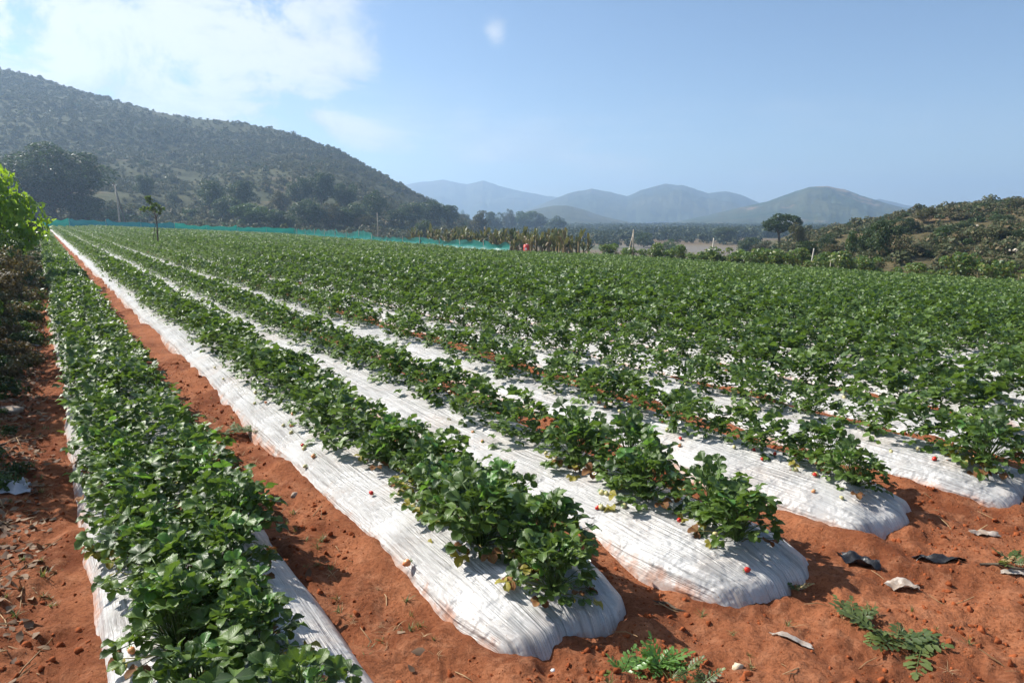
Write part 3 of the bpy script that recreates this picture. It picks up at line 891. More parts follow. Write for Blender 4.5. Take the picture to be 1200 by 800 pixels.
rest = [k for k in range(len(plants)) if k not in cs]
P = np.array([plants[k][5:8] for k in rest]); dep = P[:, 1]
n = len(rest)
lod = np.where(dep < 24, RNG.integers(0, 9, n), np.where(dep < 55, 9 + RNG.integers(0, 6, n), 15 + RNG.integers(0, 6, n)))
keep = (dep > -2) & ((dep < 60) | (RNG.random(n) < 0.8))
scatter('strawberry_plants', P[keep], zrot(n)[keep], (RNG.uniform(1.0, 1.35, n) * np.where(np.array([plants[k][0] for k in rest]) > 5, 1.10, 0.90) * (1 + 0.12 * (dep > 55)))[keep], lod[keep], source_collection('plant_source', MID + FAR1 + FAR2),
        'dense rows of strawberry plants filling the field towards the hills')

# ------------------------------------------------------------------ trees and bushes
def crown_geo(seed, nc, cards, cs, flat=1.0, spread=0.62, cr=(0.26, 0.42), lean=0.55, cone=0.0):
    """leaf sprays spread over clumps that fill a unit ball"""
    R = np.random.default_rng(seed); g = Geo()
    C = []
    while len(C) < nc:
        c_ = R.normal(0, 1, 3); c_ /= np.linalg.norm(c_); c_ *= spread * R.uniform(0.35, 1.0) ** 0.6
        c_[2] = c_[2] * flat
        if cone: c_[:2] *= np.clip(1 - cone * (c_[2] + 0.6), 0.1, 1.4)
        C.append(c_)
    C = np.array(C); rad = R.uniform(*cr, nc)
    k = R.integers(0, nc, cards)
    d_ = R.normal(0, 1, (cards, 3)); d_[:, 2] += 0.25; d_ /= np.linalg.norm(d_, axis=1)[:, None]
    rr = R.uniform(0.55, 1.06, cards) ** 0.7
    P = C[k] + d_ * (rad[k] * rr)[:, None] * np.array([1, 1, 0.8])
    nrm = d_ * lean + R.normal(0, 0.5, (cards, 3)); nrm[:, 2] += 0.25; nrm /= np.linalg.norm(nrm, axis=1)[:, None]
    a = np.cross(nrm, R.normal(0, 1, (cards, 3))); a /= np.linalg.norm(a, axis=1)[:, None]; b = np.cross(nrm, a)
    s_ = cs * R.uniform(0.6, 1.5, cards)[:, None]
    V = np.stack([P - a * s_, P + b * s_ * 0.48 + nrm * s_ * 0.16, P + a * s_, P - b * s_ * 0.48 + nrm * s_ * 0.16], 1).reshape(-1, 3)
    Q = np.arange(cards * 4).reshape(-1, 4)
    shade = np.repeat((0.5 * R.random(nc)[k] + 0.5 * R.random(cards)), 4)
    g.add(V, Q, None, shade)
    return g, C


def trunk_geo(C, seed, zc=1.0, zr=0.5, rb=0.05, limbs=7, stems=1):
    """trunk with limbs for a crown centred at height zc with half height zr (half width 1)"""
    R = np.random.default_rng(seed); g = Geo()
    for st in range(stems):
        bx_, by_ = (R.normal(0, 0.10, 2) if stems > 1 else (0, 0))
        tx, ty = R.normal(0, 0.08, 2) + (np.array([bx_, by_]) * 2 if stems > 1 else 0)
        fork = np.array([tx, ty, max(zc - zr * 0.75, 0.12)])
        mid = fork * 0.5 + np.array([bx_, by_, 0]) * 0.5 + np.append(R.normal(0, 0.02, 2), 0)
        g.tube([(bx_, by_, -0.04), tuple(mid), tuple(fork)], [rb * 1.35, rb, rb * 0.8], 8, R.random())
        for c_ in C[R.permutation(len(C))[:limbs]]:
            e_ = np.array([c_[0], c_[1], zc + c_[2] * zr])
            m_ = fork + (e_ - fork) * 0.5 + np.array([0, 0, -0.06 * zr]) + R.normal(0, 0.03, 3)
            g.tube([fork, m_, e_], [rb * 0.55, rb * 0.34, rb * 0.10], 5, R.random())
    return g


KINDS = {}
def make_kind(name, mat, nvar, nc, cards, cs, zc, zr, rb, **kw):
    v = []
    tk = {k: kw.pop(k) for k in ('limbs', 'stems') if k in kw}
    for k in range(nvar):
        sd = abs(sum(ord(ch) * (j + 3) for j, ch in enumerate(name))) + 13 * k
        g_, C = crown_geo(sd, nc, cards, cs, **kw)
        cm = g_.mesh('crown', [M[mat]]); tm = trunk_geo(C, sd + 5, zc, zr, rb, **tk).mesh('trunk', [M['bark']], True)
        v.append((cm, tm))
    KINDS[name] = (v, zc, zr)


make_kind('spreading', 'tree_dark', 2, 44, 13000, 0.034, 1.0, 0.80, 0.05, cr=(0.2, 0.36), spread=0.75, limbs=12)
make_kind('round', 'tree_dark', 4, 26, 5200, 0.050, 0.92, 0.90, 0.045, spread=0.74)
make_kind('olive', 'tree_olive', 3, 26, 5200, 0.046, 0.92, 0.90, 0.04, spread=0.75)
make_kind('green', 'tree_mid', 3, 24, 5000, 0.048, 0.90, 0.90, 0.04, spread=0.74)
make_kind('umbrella', 'tree_dark', 1, 26, 5200, 0.055, 1.7, 0.95, 0.07, cr=(0.2, 0.34), spread=0.76, flat=0.85, cone=-0.35, limbs=12)
make_kind('conical', 'tree_mid', 2, 18, 2000, 0.055, 1.6, 1.5, 0.05, cone=0.55)
make_kind('edge', 'bush_edge', 4, 12, 900, 0.085, 0.62, 0.58, 0.03, stems=3, limbs=4, spread=0.7)
make_kind('scrub', 'scrub_hill', 4, 14, 1400, 0.065, 0.6, 0.58, 0.03, stems=3, limbs=4, spread=0.7)
make_kind('dry', 'scrub_dry', 4, 16, 2600, 0.052, 0.75, 0.72, 0.018, stems=6, limbs=6, spread=0.75, cr=(0.22, 0.4))
make_kind('bright', 'bush_bright', 3, 26, 3800, 0.056, 0.95, 0.95, 0.022, stems=4, limbs=8, spread=0.70, cr=(0.2, 0.36))
USE = {}


def tree(kind, x, y, z, width, height, label, cat='tree', group=None, name=None, rotz=None):
    v, zc, zr = KINDS[kind]
    k = USE.get(kind, 0); USE[kind] = k + 1
    cm, tm = v[k % len(v)]
    r_ = width / 2; hs = height / (zc + zr)
    o = thing(name or 'tree', label, cat, (x, y, z), random.random() * 6.28 if rotz is None else rotz, group)
    link('crown', cm, o, (0, 0, zc * hs), (0, 0, 0), (r_, r_, zr * hs))
    link('trunk', tm, o, (0, 0, 0), (0, 0, 0), (r_, r_, hs))
    return o


def tree_px(kind, px, yt, yb, wpx, label, ymin=60, **kw):
    x, y, z = land(px, yb, ymin)
    if y > 2500: y = 2500.0
    hgt = (yb - yt) * y / 850.0; wd = wpx * y / 850.0
    return tree(kind, x, y, z - 0.05, wd, hgt, label, **kw)


FOOT = 'trees at the foot of the left hill'
tree_px('spreading', 70, 166, 262, 128, 'huge dark spreading tree behind the left end of the net', ymin=130)
tree_px('olive', 48, 196, 264, 82, 'grey olive tree in front of the huge dark tree', ymin=126)
tree_px('round', -10, 164, 264, 56, 'dark tree cut by the left picture edge, above the bright bush', ymin=126)
tree_px('round', 104, 222, 265, 56, 'low dark tree under the right flank of the huge tree', ymin=128)
tree_px('green', 133, 244, 267, 66, 'low green and brown bush behind the leaning poles', ymin=128, cat='bush')
left = [('round', 170, 202, 233, 26), ('round', 203, 222, 236, 16), ('round', 250, 209, 250, 44), ('round', 284, 208, 246, 40), ('round', 268, 229, 259, 42),
        ('green', 300, 237, 269, 60), ('round', 332, 241, 271, 34), ('round', 352, 206, 244, 34), ('round', 378, 199, 243, 42), ('olive', 330, 221, 250, 26),
        ('round', 404, 208, 244, 34), ('round', 362, 232, 268, 44), ('olive', 388, 236, 270, 40), ('round', 412, 236, 271, 44), ('olive', 428, 250, 274, 34),
        ('round', 441, 222, 264, 36), ('round', 464, 244, 265, 28), ('round', 482, 231, 264, 34), ('round', 508, 233, 264, 42), ('round', 526, 238, 266, 32),
        ('conical', 542, 235, 249, 9), ('round', 496, 257, 281, 30)]
left.sort(key=lambda q_: q_[1])
DESC = {'round': 'dark rounded tree', 'green': 'mid green bushy tree', 'olive': 'pale olive tree', 'conical': 'small pointed tree'}
for k, (kd, px, yt, yb, wp) in enumerate(left):
    tree_px(kd, px, yt, yb, wp, '%s on the lower left hillside, %s tree right of the leaning poles' % (DESC[kd], ordw(k + 1)), ymin=110, group=FOOT)
mid = [('olive', 562, 244, 276, 26), ('round', 578, 241, 277, 26), ('olive', 596, 243, 276, 18), ('green', 617, 245, 276, 42), ('round', 634, 248, 276, 26), ('round', 652, 252, 277, 26)]
for k, (kd, px, yt, yb, wp) in enumerate(mid):
    tree_px(kd, px, yt, yb, wp, '%s rising behind the banana grove, %s from the left' % (DESC[kd], ordw(k + 1)), ymin=96, group='trees behind the banana grove')
tree_px('round', 721, 262, 275, 14, 'small dark round tree alone in the middle of the valley fields')
tree_px('round', 754, 268, 290, 32, 'dark bushy tree right behind the pair of leaning poles')
tree_px('round', 823, 264, 273, 12, 'small flat crowned tree far out in the valley, left of its twin')
tree_px('round', 834, 263, 273, 13, 'small flat crowned tree far out in the valley, right of its twin')
tree_px('spreading', 850, 264, 286, 34, 'dark spreading tree on the valley edge behind the white pole')
tree_px('umbrella', 913, 245, 291, 44, 'tall dark tree with umbrella crown standing above the right scrub', ymin=52)
tree_px('olive', 933, 259, 289, 22, 'smaller tree touching the right side of the umbrella tree', ymin=52)
tree_px('green', 787, 279, 303, 26, 'bright green bushy tree at the field edge right of the leaning poles', ymin=40)
right = [('round', 877, 275, 304, 38), ('olive', 893, 279, 304, 30), ('round', 945, 276, 302, 34), ('round', 968, 272, 297, 30), ('conical', 997, 265, 306, 24),
         ('round', 1036, 252, 305, 46), ('round', 1020, 262, 303, 36), ('scrub', 1056, 268, 306, 40), ('round', 1062, 250, 275, 24), ('olive', 1085, 242, 262, 30),
         ('round', 1106, 262, 280, 34), ('round', 1128, 258, 274, 30), ('round', 1150, 236, 247, 22), ('scrub', 1165, 262, 282, 40), ('round', 1190, 268, 284, 22),
         ('round', 1146, 301, 316, 22), ('scrub', 1180, 300, 318, 40), ('scrub', 1088, 280, 300, 46), ('olive', 1190, 232, 246, 26), ('scrub', 1120, 246, 258, 32),
         ('scrub', 1110, 288, 306, 36), ('olive', 975, 283, 304, 34), ('round', 1172, 250, 262, 30), ('scrub', 1140, 284, 298, 40)]
right.sort(key=lambda q_: q_[1])
DESC['scrub'] = 'brownish green shrub'
for k, (kd, px, yt, yb, wp) in enumerate(right):
    tree_px(kd, px, yt, yb, wp, '%s on the low right hill, %s from the left' % (DESC[kd], ordw(k + 1)), ymin=36, group='trees and shrubs on the right hill')

# shrubs along the right edge of the field
er = np.random.default_rng(17)
es = np.sort(np.concatenate([er.uniform(11, 47, 54), er.uniform(25, 47, 16)]))[::-1]
for k, s_ in enumerate(es):
    D = EDGE_D + er.uniform(1.3, 2.6)
    x, y = xy(D, s_); z = float(land_z(x, y))
    wd = er.uniform(1.1, 2.4); hh = wd * er.uniform(0.5, 0.95)
    tree('edge', x, y, z - 0.03, wd, hh, 'leafy shrub on the right field edge, %s right of the leaning poles' % ordw(k + 1), 'shrub', 'shrubs along the right field edge', 'shrub')

# bushes on the left verge, bright ones in the sun and dry scrub below
verge = [('bright', -0.85, 21.0, 2.5, 3.3, 'sunlit bright green bush at the left picture edge'),
         ('bright', -0.95, 26.5, 2.0, 2.7, 'sunlit green bush just behind the brightest left bush'),
         ('green', -0.9, 32.0, 2.0, 2.3, 'darker green bush behind the two bright bushes on the left verge'),
         ('green', -0.8, 40.0, 2.2, 2.0, 'farthest green bush on the left verge beside the leftmost bed'),
         ('dry', -0.80, 10.3, 0.8, 0.55, 'low dry scrub nearest the camera on the left verge'),
         ('dry', -0.78, 12.0, 1.0, 0.85, 'dry brown scrub below the brightest left bush'),
         ('dry', -0.72, 13.8, 1.1, 1.10, 'dry olive scrub standing before the brightest left bush'),
         ('dry', -0.70, 16.2, 1.2, 1.30, 'dark dry scrub touching the leftmost bed below the bright bush'),
         ('green', -0.70, 18.6, 1.2, 1.45, 'shaded green scrub at the foot of the brightest left bush')]
for kd, D, s_, wd, hh, lab in verge:
    x, y = xy(D, s_)
    tree(kd, x, y, float(ground_z(x, y)) - 0.03, wd, hh, lab, 'bush', 'bushes on the left verge', 'bush')
for kd, D, s_, wd, hh, lab in [('bright', -1.75, 13.4, 1.9, 2.3, 'leafy bush beyond the left picture edge, farthest of five'), ('dry', -1.35, 11.6, 1.8, 2.2, 'dry thicket beyond the left picture edge, fourth from the camera'),
                               ('dry', -1.25, 10.0, 1.7, 2.2, 'brown thicket beyond the left picture edge, third from the camera'), ('green', -1.3, 8.3, 1.8, 2.2, 'green bush beyond the left picture edge, second from the camera'),
                               ('green', -1.35, 6.3, 1.5, 2.1, 'thin green bush beyond the left picture edge, nearest the camera')]:
    x, y = xy(D, s_)
    tree(kd, x, y, float(ground_z(x, y)) - 0.03, wd, hh, lab, 'bush', 'bushes on the left verge', 'bush')

# young tree growing among the beds
yx, yy_ = xy(5.27, 43.0); yz = float(field_z(5.27))
R = np.random.default_rng(8); gT = Geo(); gC = Geo()
gT.tube([(0, 0, -0.05), (0.02, 0, 0.8), (0.03, 0.02, 1.6)], [0.045, 0.038, 0.03], 7)
for k in range(9):
    a_ = R.random() * 6.28; e_ = np.array([0.55 * math.cos(a_) - 0.25, 0.5 * math.sin(a_), 1.7 + R.uniform(0.1, 0.95)])
    gT.tube([(0.03, 0.02, 1.4 + 0.05 * k), e_ * np.array([0.5, 0.5, 0.88]), e_], [0.02, 0.013, 0.006], 5)
    c_, _ = crown_geo(60 + k, 4, 70, 0.30); gC.put(c_, np.eye(3) * 0.24, e_)
gT.tube([(-0.35, 0, -0.05), (-0.2, 0.02, 0.7), (-0.05, 0, 1.35)], [0.02, 0.018, 0.016], 5)
yt = thing('young_tree', 'thin young tree with sparse leaves growing among the strawberry rows', 'tree', (yx, yy_, yz))
link('trunk', gT.mesh('trunk', [M['bark']], True), yt); link('crown', gC.mesh('crown', [M['bush_edge']]), yt)

# banana grove behind the net
BL = []
for k in range(5):
    g = Geo(); R = np.random.default_rng(400 + k); n_ = 7
    t_ = np.linspace(0, 1, n_); j = np.array([-1, 0, 1]); wd = 0.105 * np.sin(math.pi * np.clip(t_ * 0.93 + 0.05, 0, 1)) ** 0.7
    cx_ = 0.06 + 1.1 * t_ * R.uniform(0.25, 0.6); cz_ = 1.15 * t_ * R.uniform(0.8, 1.2) - R.uniform(0.3, 1.2) * t_ ** 2.4
    V = np.stack([np.repeat(cx_[:, None], 3, 1), wd[:, None] * j[None, :], cz_[:, None] - 0.35 * wd[:, None] * np.abs(j)[None, :]], -1)
    g.add(V, grid_faces(n_, 3), None, R.random()); BL.append(g.mesh('leaf', [M['banana_leaf']]))
g = Geo(); g.tube([(0, 0, -0.05), (0.02, 0, 0.6), (0.03, 0.01, 1.25)], [0.11, 0.095, 0.06], 8); BSTEM = g.mesh('stem', [M['banana_stem']], True)
R = np.random.default_rng(23); bps = []
for k in range(130):
    D = EDGE_D + R.uniform(1.4, 7.5); s_ = 50.5 + 0.75 * (D - EDGE_D) + 34 * R.random() ** 1.2
    bps.append((s_, D))
bps.sort(key=lambda q_: -(q_[0] * 1.0 - q_[1] * 0.5))
for k, (s_, D) in enumerate(bps):
    x, y = xy(D, s_); z = float(ground_z(x, y)); hs = R.uniform(0.85, 1.35)
    b_ = thing('banana_plant', 'banana plant with ragged yellow green leaves in the grove, %s from the left' % ordw(k + 1), 'banana plant', (x, y, z), R.random() * 6.28, 'banana plants in the grove', hs)
    link('stem', BSTEM, b_)
    for q_ in range(13):
        link('leaf', BL[int(R.integers(0, 5))], b_, (0.02, 0, R.uniform(0.15, 1.15)), (R.normal(0, 0.2), R.normal(-0.1, 0.3), q_ * 0.48 * 5 + R.normal(0, 0.25)), R.uniform(0.75, 1.2))

# ------------------------------------------------------------------ woods and scrub nobody could count
SCR = [crown_geo(700 + k, 9, 170, 0.17, cr=(0.3, 0.5), flat=0.9)[0].mesh('scrub', [M['scrub_hill']]) for k in range(4)] + \
      [crown_geo(720 + k, 9, 170, 0.17, cr=(0.3, 0.5), flat=0.9)[0].mesh('scrub', [M['tree_dark']]) for k in range(3)]
R = np.random.default_rng(77)
n = 60000
a_ = R.uniform(-1.15, 0.0, n); tt = R.random(n) ** 0.8
y = yL0(a_) - 22 + tt * (520 - yL0(a_)); x = a_ * y; z = land_z(x, y); hD, hs = Ds(x, y)
dens = fbm(x / 45, y / 45, 3, 201)
keep = ((hs > FAR_S + 4) | (hD > EDGE_D + 9)) & ((dens + 0.20 * sstep(z, 4, 30) + 0.24 * sstep(9 - z, 0, 8)) > R.uniform(-0.36, 0.32, n) - 0.06)
x, y, z = x[keep], y[keep], z[keep]; n = len(x)
sz = R.uniform(0.5, 1.25, n) * np.where(R.random(n) < 0.08, 2.0, 1.0)
scatter('hillside_scrub', np.stack([x, y, z + 0.35 * sz], -1), zrot(n), np.stack([sz, sz, sz * R.uniform(0.65, 1.0, n)], -1),
        np.where(R.random(n) < 0.10, R.integers(4, 7, n), R.integers(0, 4, n)), source_collection('scrub_source', SCR), 'scrub and low trees covering the left hill')
n = 9000
a_ = R.uniform(0.23, 1.25, n); y = yR0(a_) + 0.6 + R.random(n) ** 1.0 * 107; x = a_ * y; z = hill_right_z(x, y)
keep = (z > ground_z(x, y) - 0.1) & (fbm(x / 9, y / 9, 3, 301) > R.uniform(-0.32, 0.36, n))
x, y, z = x[keep], y[keep], z[keep]; n = len(x)
sz = R.uniform(0.3, 0.95, n) * np.where(R.random(n) < 0.1, 1.6, 1.0)
scatter('hill_scrub', np.stack([x, y, z + 0.3 * sz], -1), zrot(n), np.stack([sz, sz, sz * R.uniform(0.6, 0.95, n)], -1),
        np.where(R.random(n) < 0.2, R.integers(4, 7, n), R.integers(0, 4, n)), source_collection('low_scrub_source', SCR), 'low dry scrub covering the right hill')
FW = [crown_geo(740 + k, 8, 130, 0.20, cr=(0.3, 0.5))[0].mesh('wood', [M['scrub_far']]) for k in range(4)]
n = 13000
a_ = R.uniform(-0.05, 0.62, n); y = 125 + 720 * R.random(n) ** 0.8; x = a_ * y
keep = (fbm(x / 60, y / 60, 3, 401) + 0.42 * sstep(y, 380, 640) - 0.26) > R.uniform(-0.22, 0.2, n)
x, y = x[keep], y[keep]; n = len(x); z = ground_z(x, y); sz = R.uniform(1.5, 4.6, n) * (0.35 + 0.65 * sstep(y, 150, 420))
scatter('valley_wood', np.stack([x, y, z + 0.8 * sz], -1), zrot(n), sz, R.integers(0, 4, n), source_collection('wood_source', FW), 'far tree line across the valley floor')
# ------------------------------------------------------------------ net fence, poles, drum
fence = thing('shade_net_fence', 'teal shade net strung between posts along the far field edges', 'fence', (*xy(-1, FAR_S + 1), 0))
fx, fy = xy(-1, FAR_S + 1)
path = [(-1 + 39.0 * k / 8 * (EDGE_D + 1.7) / 38, FAR_S + 1) for k in range(9)] + [(EDGE_D + 0.7, FAR_S + 1 - 76.5 * k / 15) for k in range(1, 16)]
R = np.random.default_rng(91)
for k, (D, s_) in enumerate(path):
    x, y = xy(D, s_); z = float(ground_z(x, y)); hh = 1.55 if s_ > 100 else 1.0
    g = Geo(); lx, ly = R.normal(0, 0.05, 2)
    g.tube([(x - fx, y - fy, z - 0.2), (x - fx + lx, y - fy + ly, z + hh + 0.12)], [0.035, 0.03], 6)
    link('post', g.mesh('post', [M['post']], True), fence)
    if k:
        D0, s0 = path[k - 1]; nx_, nz_ = 15, 6
        tt = np.linspace(0, 1, nx_); vv = np.linspace(0, 1, nz_)
        DD = D0 + (D - D0) * tt; SS = s0 + (s_ - s0) * tt
        X, Y = xy(DD, SS); Z = ground_z(X, Y)
        h0 = (1.5 if s0 > 100 else 0.98) * (1 - 0.10 * np.sin(math.pi * tt) * R.uniform(0.4, 1.7)) * (1 + 0.34 * fbm(tt * 5 + k * 3, tt * 0, 2, 9))
        bul = 0.16 * fbm(tt[:, None] * 6 + k * 7, vv[None, :] * 2.5, 3, 19) - 0.10 * np.sin(math.pi * vv)[None, :] + 0.25 * (1 - vv[None, :]) ** 3
        nrm = np.array([-(Y[-1] - Y[0]), X[-1] - X[0]]); nrm /= np.linalg.norm(nrm); nrm *= -1 if (nrm @ np.array([X[0], Y[0]])) > 0 else 1
        V = np.stack([X[:, None] - fx + bul * nrm[0], Y[:, None] - fy + bul * nrm[1], Z[:, None] + 0.02 + h0[:, None] * vv[None, :] ** 0.9], -1)
        link('net_panel', mesh_np('net_panel', V, grid_faces(nx_, nz_), None, [M['net_dark'] if k in (2, 3, 4) else M['net']], True), fence)


def edge_pt(px, off):
    """the point beside the right field edge seen at a pixel column"""
    a_ = (px - 600) / 852.0; y_ = (EDGE_D + off) / (CT * a_ + ST)
    return a_ * y_, y_, float(land_z(a_ * y_, y_))


def pole(name, px, yb, pxt, yt_, rad, mat, label, cat='pole', ymin=40, ymax=200, parts=None, off=None):
    x, y, z = land(px, yb, ymin) if off is None else edge_pt(px, off)
    y2 = y
    tx = ae(pxt, yt_); top = np.array([tx[0] * y2, y2, H + tx[1] * y2]) - np.array([x, y, z])
    g = Geo(); c_ = top * 0.5 + np.array([rad * 0.5, 0, 0])
    g.tube([(0, 0, -0.3), c_, top], [rad * 1.15, rad, rad * 0.8], 8)
    o = thing(name, label, cat, (x, y, z)); link('shaft', g.mesh('shaft', [M[mat]], True), o)
    if parts == 'cross':
        g = Geo(); g.tube([top * 0.93 + np.array([-0.45, 0, 0.05]), top * 0.93 + np.array([0.45, 0, -0.05])], [0.05, 0.05], 6); link('crossarm', g.mesh('crossarm', [M[mat]], True), o)
        for q_ in (-0.36, 0.36):
            g = Geo(); g.tube([top * 0.93 + np.array([q_, 0, 0.03]), top * 0.93 + np.array([q_, 0, 0.28])], [0.05, 0.03], 6); link('insulator', g.mesh('insulator', [M['white_paint']], True), o)
    return o


pole('pole', 141, 268.2, 135, 217, 0.16, 'post', 'pale upright pole of the pair by the far left net', ymin=100)
pole('pole', 149, 268.2, 133, 214, 0.13, 'bark', 'dark leaning pole of the pair by the far left net', ymin=100, parts='cross')
pole('pole', 443, 283, 442, 249, 0.07, 'post', 'single thin pole rising above the teal net', ymin=60)
pole('pole', 735, 300, 743, 270, 0.065, 'post', 'leaning pole, left one of the crossed pair at the valley edge', off=1.15)
pole('pole', 742, 300, 742.5, 269, 0.06, 'post', 'upright pole, right one of the crossed pair at the valley edge', off=1.15)
pole('pole', 835, 305, 836.5, 279, 0.053, 'pale_post', 'white pole standing at the field edge before the spreading tree', off=1.15)
pole('post', 901, 310, 900, 298, 0.038, 'pale_post', 'short pale post at the right field edge', 'post', off=1.15)
pole('post', 952, 311, 954, 291, 0.045, 'pale_post', 'bleached stump post beside the right edge shrubs', 'post', off=1.15)
pole('post', 984, 317, 985, 302, 0.045, 'pale_post', 'pale forked post beside the yellow shrub', 'post', off=1.15)
pole('post', 976, 316, 974, 304, 0.034, 'pale_post', 'short pale stake left of the forked post', 'post', off=1.15)
pole('pole', 327, 271, 327, 254, 0.08, 'post', 'thin pale pole behind the net before the hillside trees', ymin=100)
dxp, dyp, dzp = edge_pt(617, 1.0)
dr = thing('drum', 'red plastic drum standing before the banana grove', 'drum', (dxp, dyp, dzp))
g = Geo(); pf = [(0.0, 0), (0.26, 0.0), (0.29, 0.05), (0.29, 0.30), (0.305, 0.32), (0.29, 0.34), (0.29, 0.60), (0.305, 0.62), (0.29, 0.64), (0.28, 0.86), (0.2, 0.9), (0.1, 0.91)]
g.tube([(0, 0, z_) for _, z_ in pf], [max(r_, 0.01) for r_, _ in pf], 16); link('body', g.mesh('body', [M['drum_red']], True), dr)
g = Geo(); g.tube([(0.05, 0, 0.9), (0.05, 0, 0.97), (0.05, 0, 0.975)], [0.06, 0.06, 0.01], 8); link('cap', g.mesh('cap', [M['white_paint']], True), dr)
g = Geo(); V = [(0.3 * math.sin(q_), -0.3 * math.cos(q_), z_) for z_ in (0.38, 0.58) for q_ in np.linspace(-0.6, 0.1, 6)]
g.add(V, grid_faces(2, 6)); link('paper_patch', g.mesh('paper_patch', [M['white_paint']]), dr)

# rubble stones on the right hill
R = np.random.default_rng(12)


def stone_mesh(name, seed, mat, sx=1, sy=1, sz=0.7, rough=0.28):
    R_ = np.random.default_rng(seed); n_, m_ = 7, 10; V = [(0, 0, -1)]
    for i_ in range(1, n_):
        th_ = math.pi * i_ / n_
        for j_ in range(m_):
            ph = 2 * math.pi * j_ / m_; V.append((math.sin(th_) * math.cos(ph), math.sin(th_) * math.sin(ph), -math.cos(th_)))
    V.append((0, 0, 1)); V = np.array(V)
    for _ in range(5):
        d_ = R_.normal(0, 1, 3); d_ /= np.linalg.norm(d_); k_ = V @ d_; c_ = R_.uniform(0.45, 0.8); V = V - np.outer(np.clip(k_ - c_, 0, 1), d_) * 0.9
    V = V * (1 + R_.normal(0, rough * 0.2, (len(V), 1))) * np.array([sx, sy, sz])
    T = [(0, 1 + (j_ + 1) % m_, 1 + j_) for j_ in range(m_)]; Q = []
    for i_ in range(n_ - 2):
        for j_ in range(m_): a0 = 1 + i_ * m_; Q.append((a0 + j_, a0 + (j_ + 1) % m_, a0 + m_ + (j_ + 1) % m_, a0 + m_ + j_))
    l_ = len(V) - 1; T += [(1 + (n_ - 2) * m_ + j_, 1 + (n_ - 2) * m_ + (j_ + 1) % m_, l_) for j_ in range(m_)]
    return mesh_np(name, V, Q, T, [mat], False, {'rnd': R_.random(len(V))})


STN = [stone_mesh('stone', 50 + k, M['rock']) for k in range(4)]
for k, (px, py, wp) in enumerate([(1154, 292, 7), (1161, 294, 8), (1169, 292, 7), (1176, 293, 10), (1184, 294, 9), (1192, 294, 11), (1181, 290, 4), (1130, 293, 5), (1141, 291, 5), (1199, 294, 9), (1145, 265, 8)]):
    x, y, z = land(px, py + 2, 36); r_ = wp * y / 850 / 2
    o = link('stone', STN[k % 4], None, (x, y, z + r_ * 0.25), (0, 0, R.random() * 6), (r_, r_, r_ * 0.8))
    tag(o, 'pale rubble stone on the right hillside, %s of the scattered row from the left' % ordw(k + 1), 'stone', 'rubble stones on the right hill')

# ------------------------------------------------------------------ foreground: clods, grass, litter, weeds, scraps
R = np.random.default_rng(2024)


def in_bed(D, s, pad=0.0):
    b_ = np.zeros(np.shape(D), bool)
    for i in range(NB):
        b_ |= (D > BED_L[i] - pad) & (D < BED_L[i] + BED_W[i] + pad) & (s > BED_END[i] - pad)
    return b_


CL = [stone_mesh('clod', 80 + k, M['clod'], 1, R.uniform(0.7, 1), R.uniform(0.5, 0.9), 0.6) for k in range(5)]
n = 26000
rr = 1.4 + 7.5 * R.random(n) ** 1.25; aa = np.radians(R.uniform(-46, 46, n)); x = rr * np.sin(aa); y = rr * np.cos(aa); D, s_ = Ds(x, y)
keep = (~in_bed(D, s_, -0.02)) & (D > -1.2) & (fbm(x / 0.5, y / 0.5, 3, 501) > R.uniform(-0.4, 0.25, n))
x, y, rr = x[keep], y[keep], rr[keep]; n = len(x); sz = 0.0024 + 0.017 * R.random(n) ** 6 + 0.0006 * rr
scatter('soil_crumbs', np.stack([x, y, ground_z(x, y) + sz * 0.1], -1), R.random((n, 3)) * 6.28, sz, R.integers(0, 5, n), source_collection('clod_source', CL), 'loose red soil crumbs and clods between the beds')


def blade_tuft(seed, nb, ln, wd, mat, lay=0.5):
    R_ = np.random.default_rng(seed); g = Geo()
    for _ in range(nb):
        a_ = R_.random() * 6.28; l_ = ln * R_.uniform(0.5, 1.2); b_ = lay * R_.uniform(0.4, 1.3)
        t_ = np.linspace(0, 1, 4); hx = l_ * (t_ * math.sin(b_ * 0.6) + 0.35 * b_ * t_ ** 2); hz_ = l_ * (t_ * math.cos(b_ * 0.6) - 0.35 * b_ * t_ ** 2)
        w_ = wd * np.array([0.8, 1, 0.7, 0.08]); o_ = R_.normal(0, ln * 0.12, 2)
        V = np.stack([np.stack([hx, -w_, hz_], -1), np.stack([hx, w_, hz_], -1)], 1).reshape(-1, 3) @ rotm(0, 0, a_).T + np.array([*o_, 0])
        g.add(V, grid_faces(4, 2), None, R_.random())
    return g.mesh('tuft', [mat])


TF = [blade_tuft(600 + k, 16, 0.055, 0.0018, M['grass'], 0.9) for k in range(4)] + [blade_tuft(610 + k, 9, 0.05, 0.0013, M['straw'], 1.6) for k in range(3)]
n = 5200
rr = 1.6 + 8.5 * R.random(n) ** 1.1; aa = np.radians(R.uniform(-44, 44, n)); x = rr * np.sin(aa); y = rr * np.cos(aa); D, s_ = Ds(x, y)
keep = (~in_bed(D, s_, 0.02)) & (D > -1.0) & (fbm(x / 0.6, y / 0.6, 3, 511) > R.uniform(-0.06, 0.40, n)) & ((D < 2.2) | (R.random(n) < 0.35))
x, y = x[keep], y[keep]; n = len(x)
scatter('furrow_grass', np.stack([x, y, ground_z(x, y) - 0.002], -1), zrot(n), R.uniform(0.4, 1.05, n), R.integers(0, 7, n), source_collection('tuft_source', TF), 'sparse grass tufts and dry blades on the red soil')

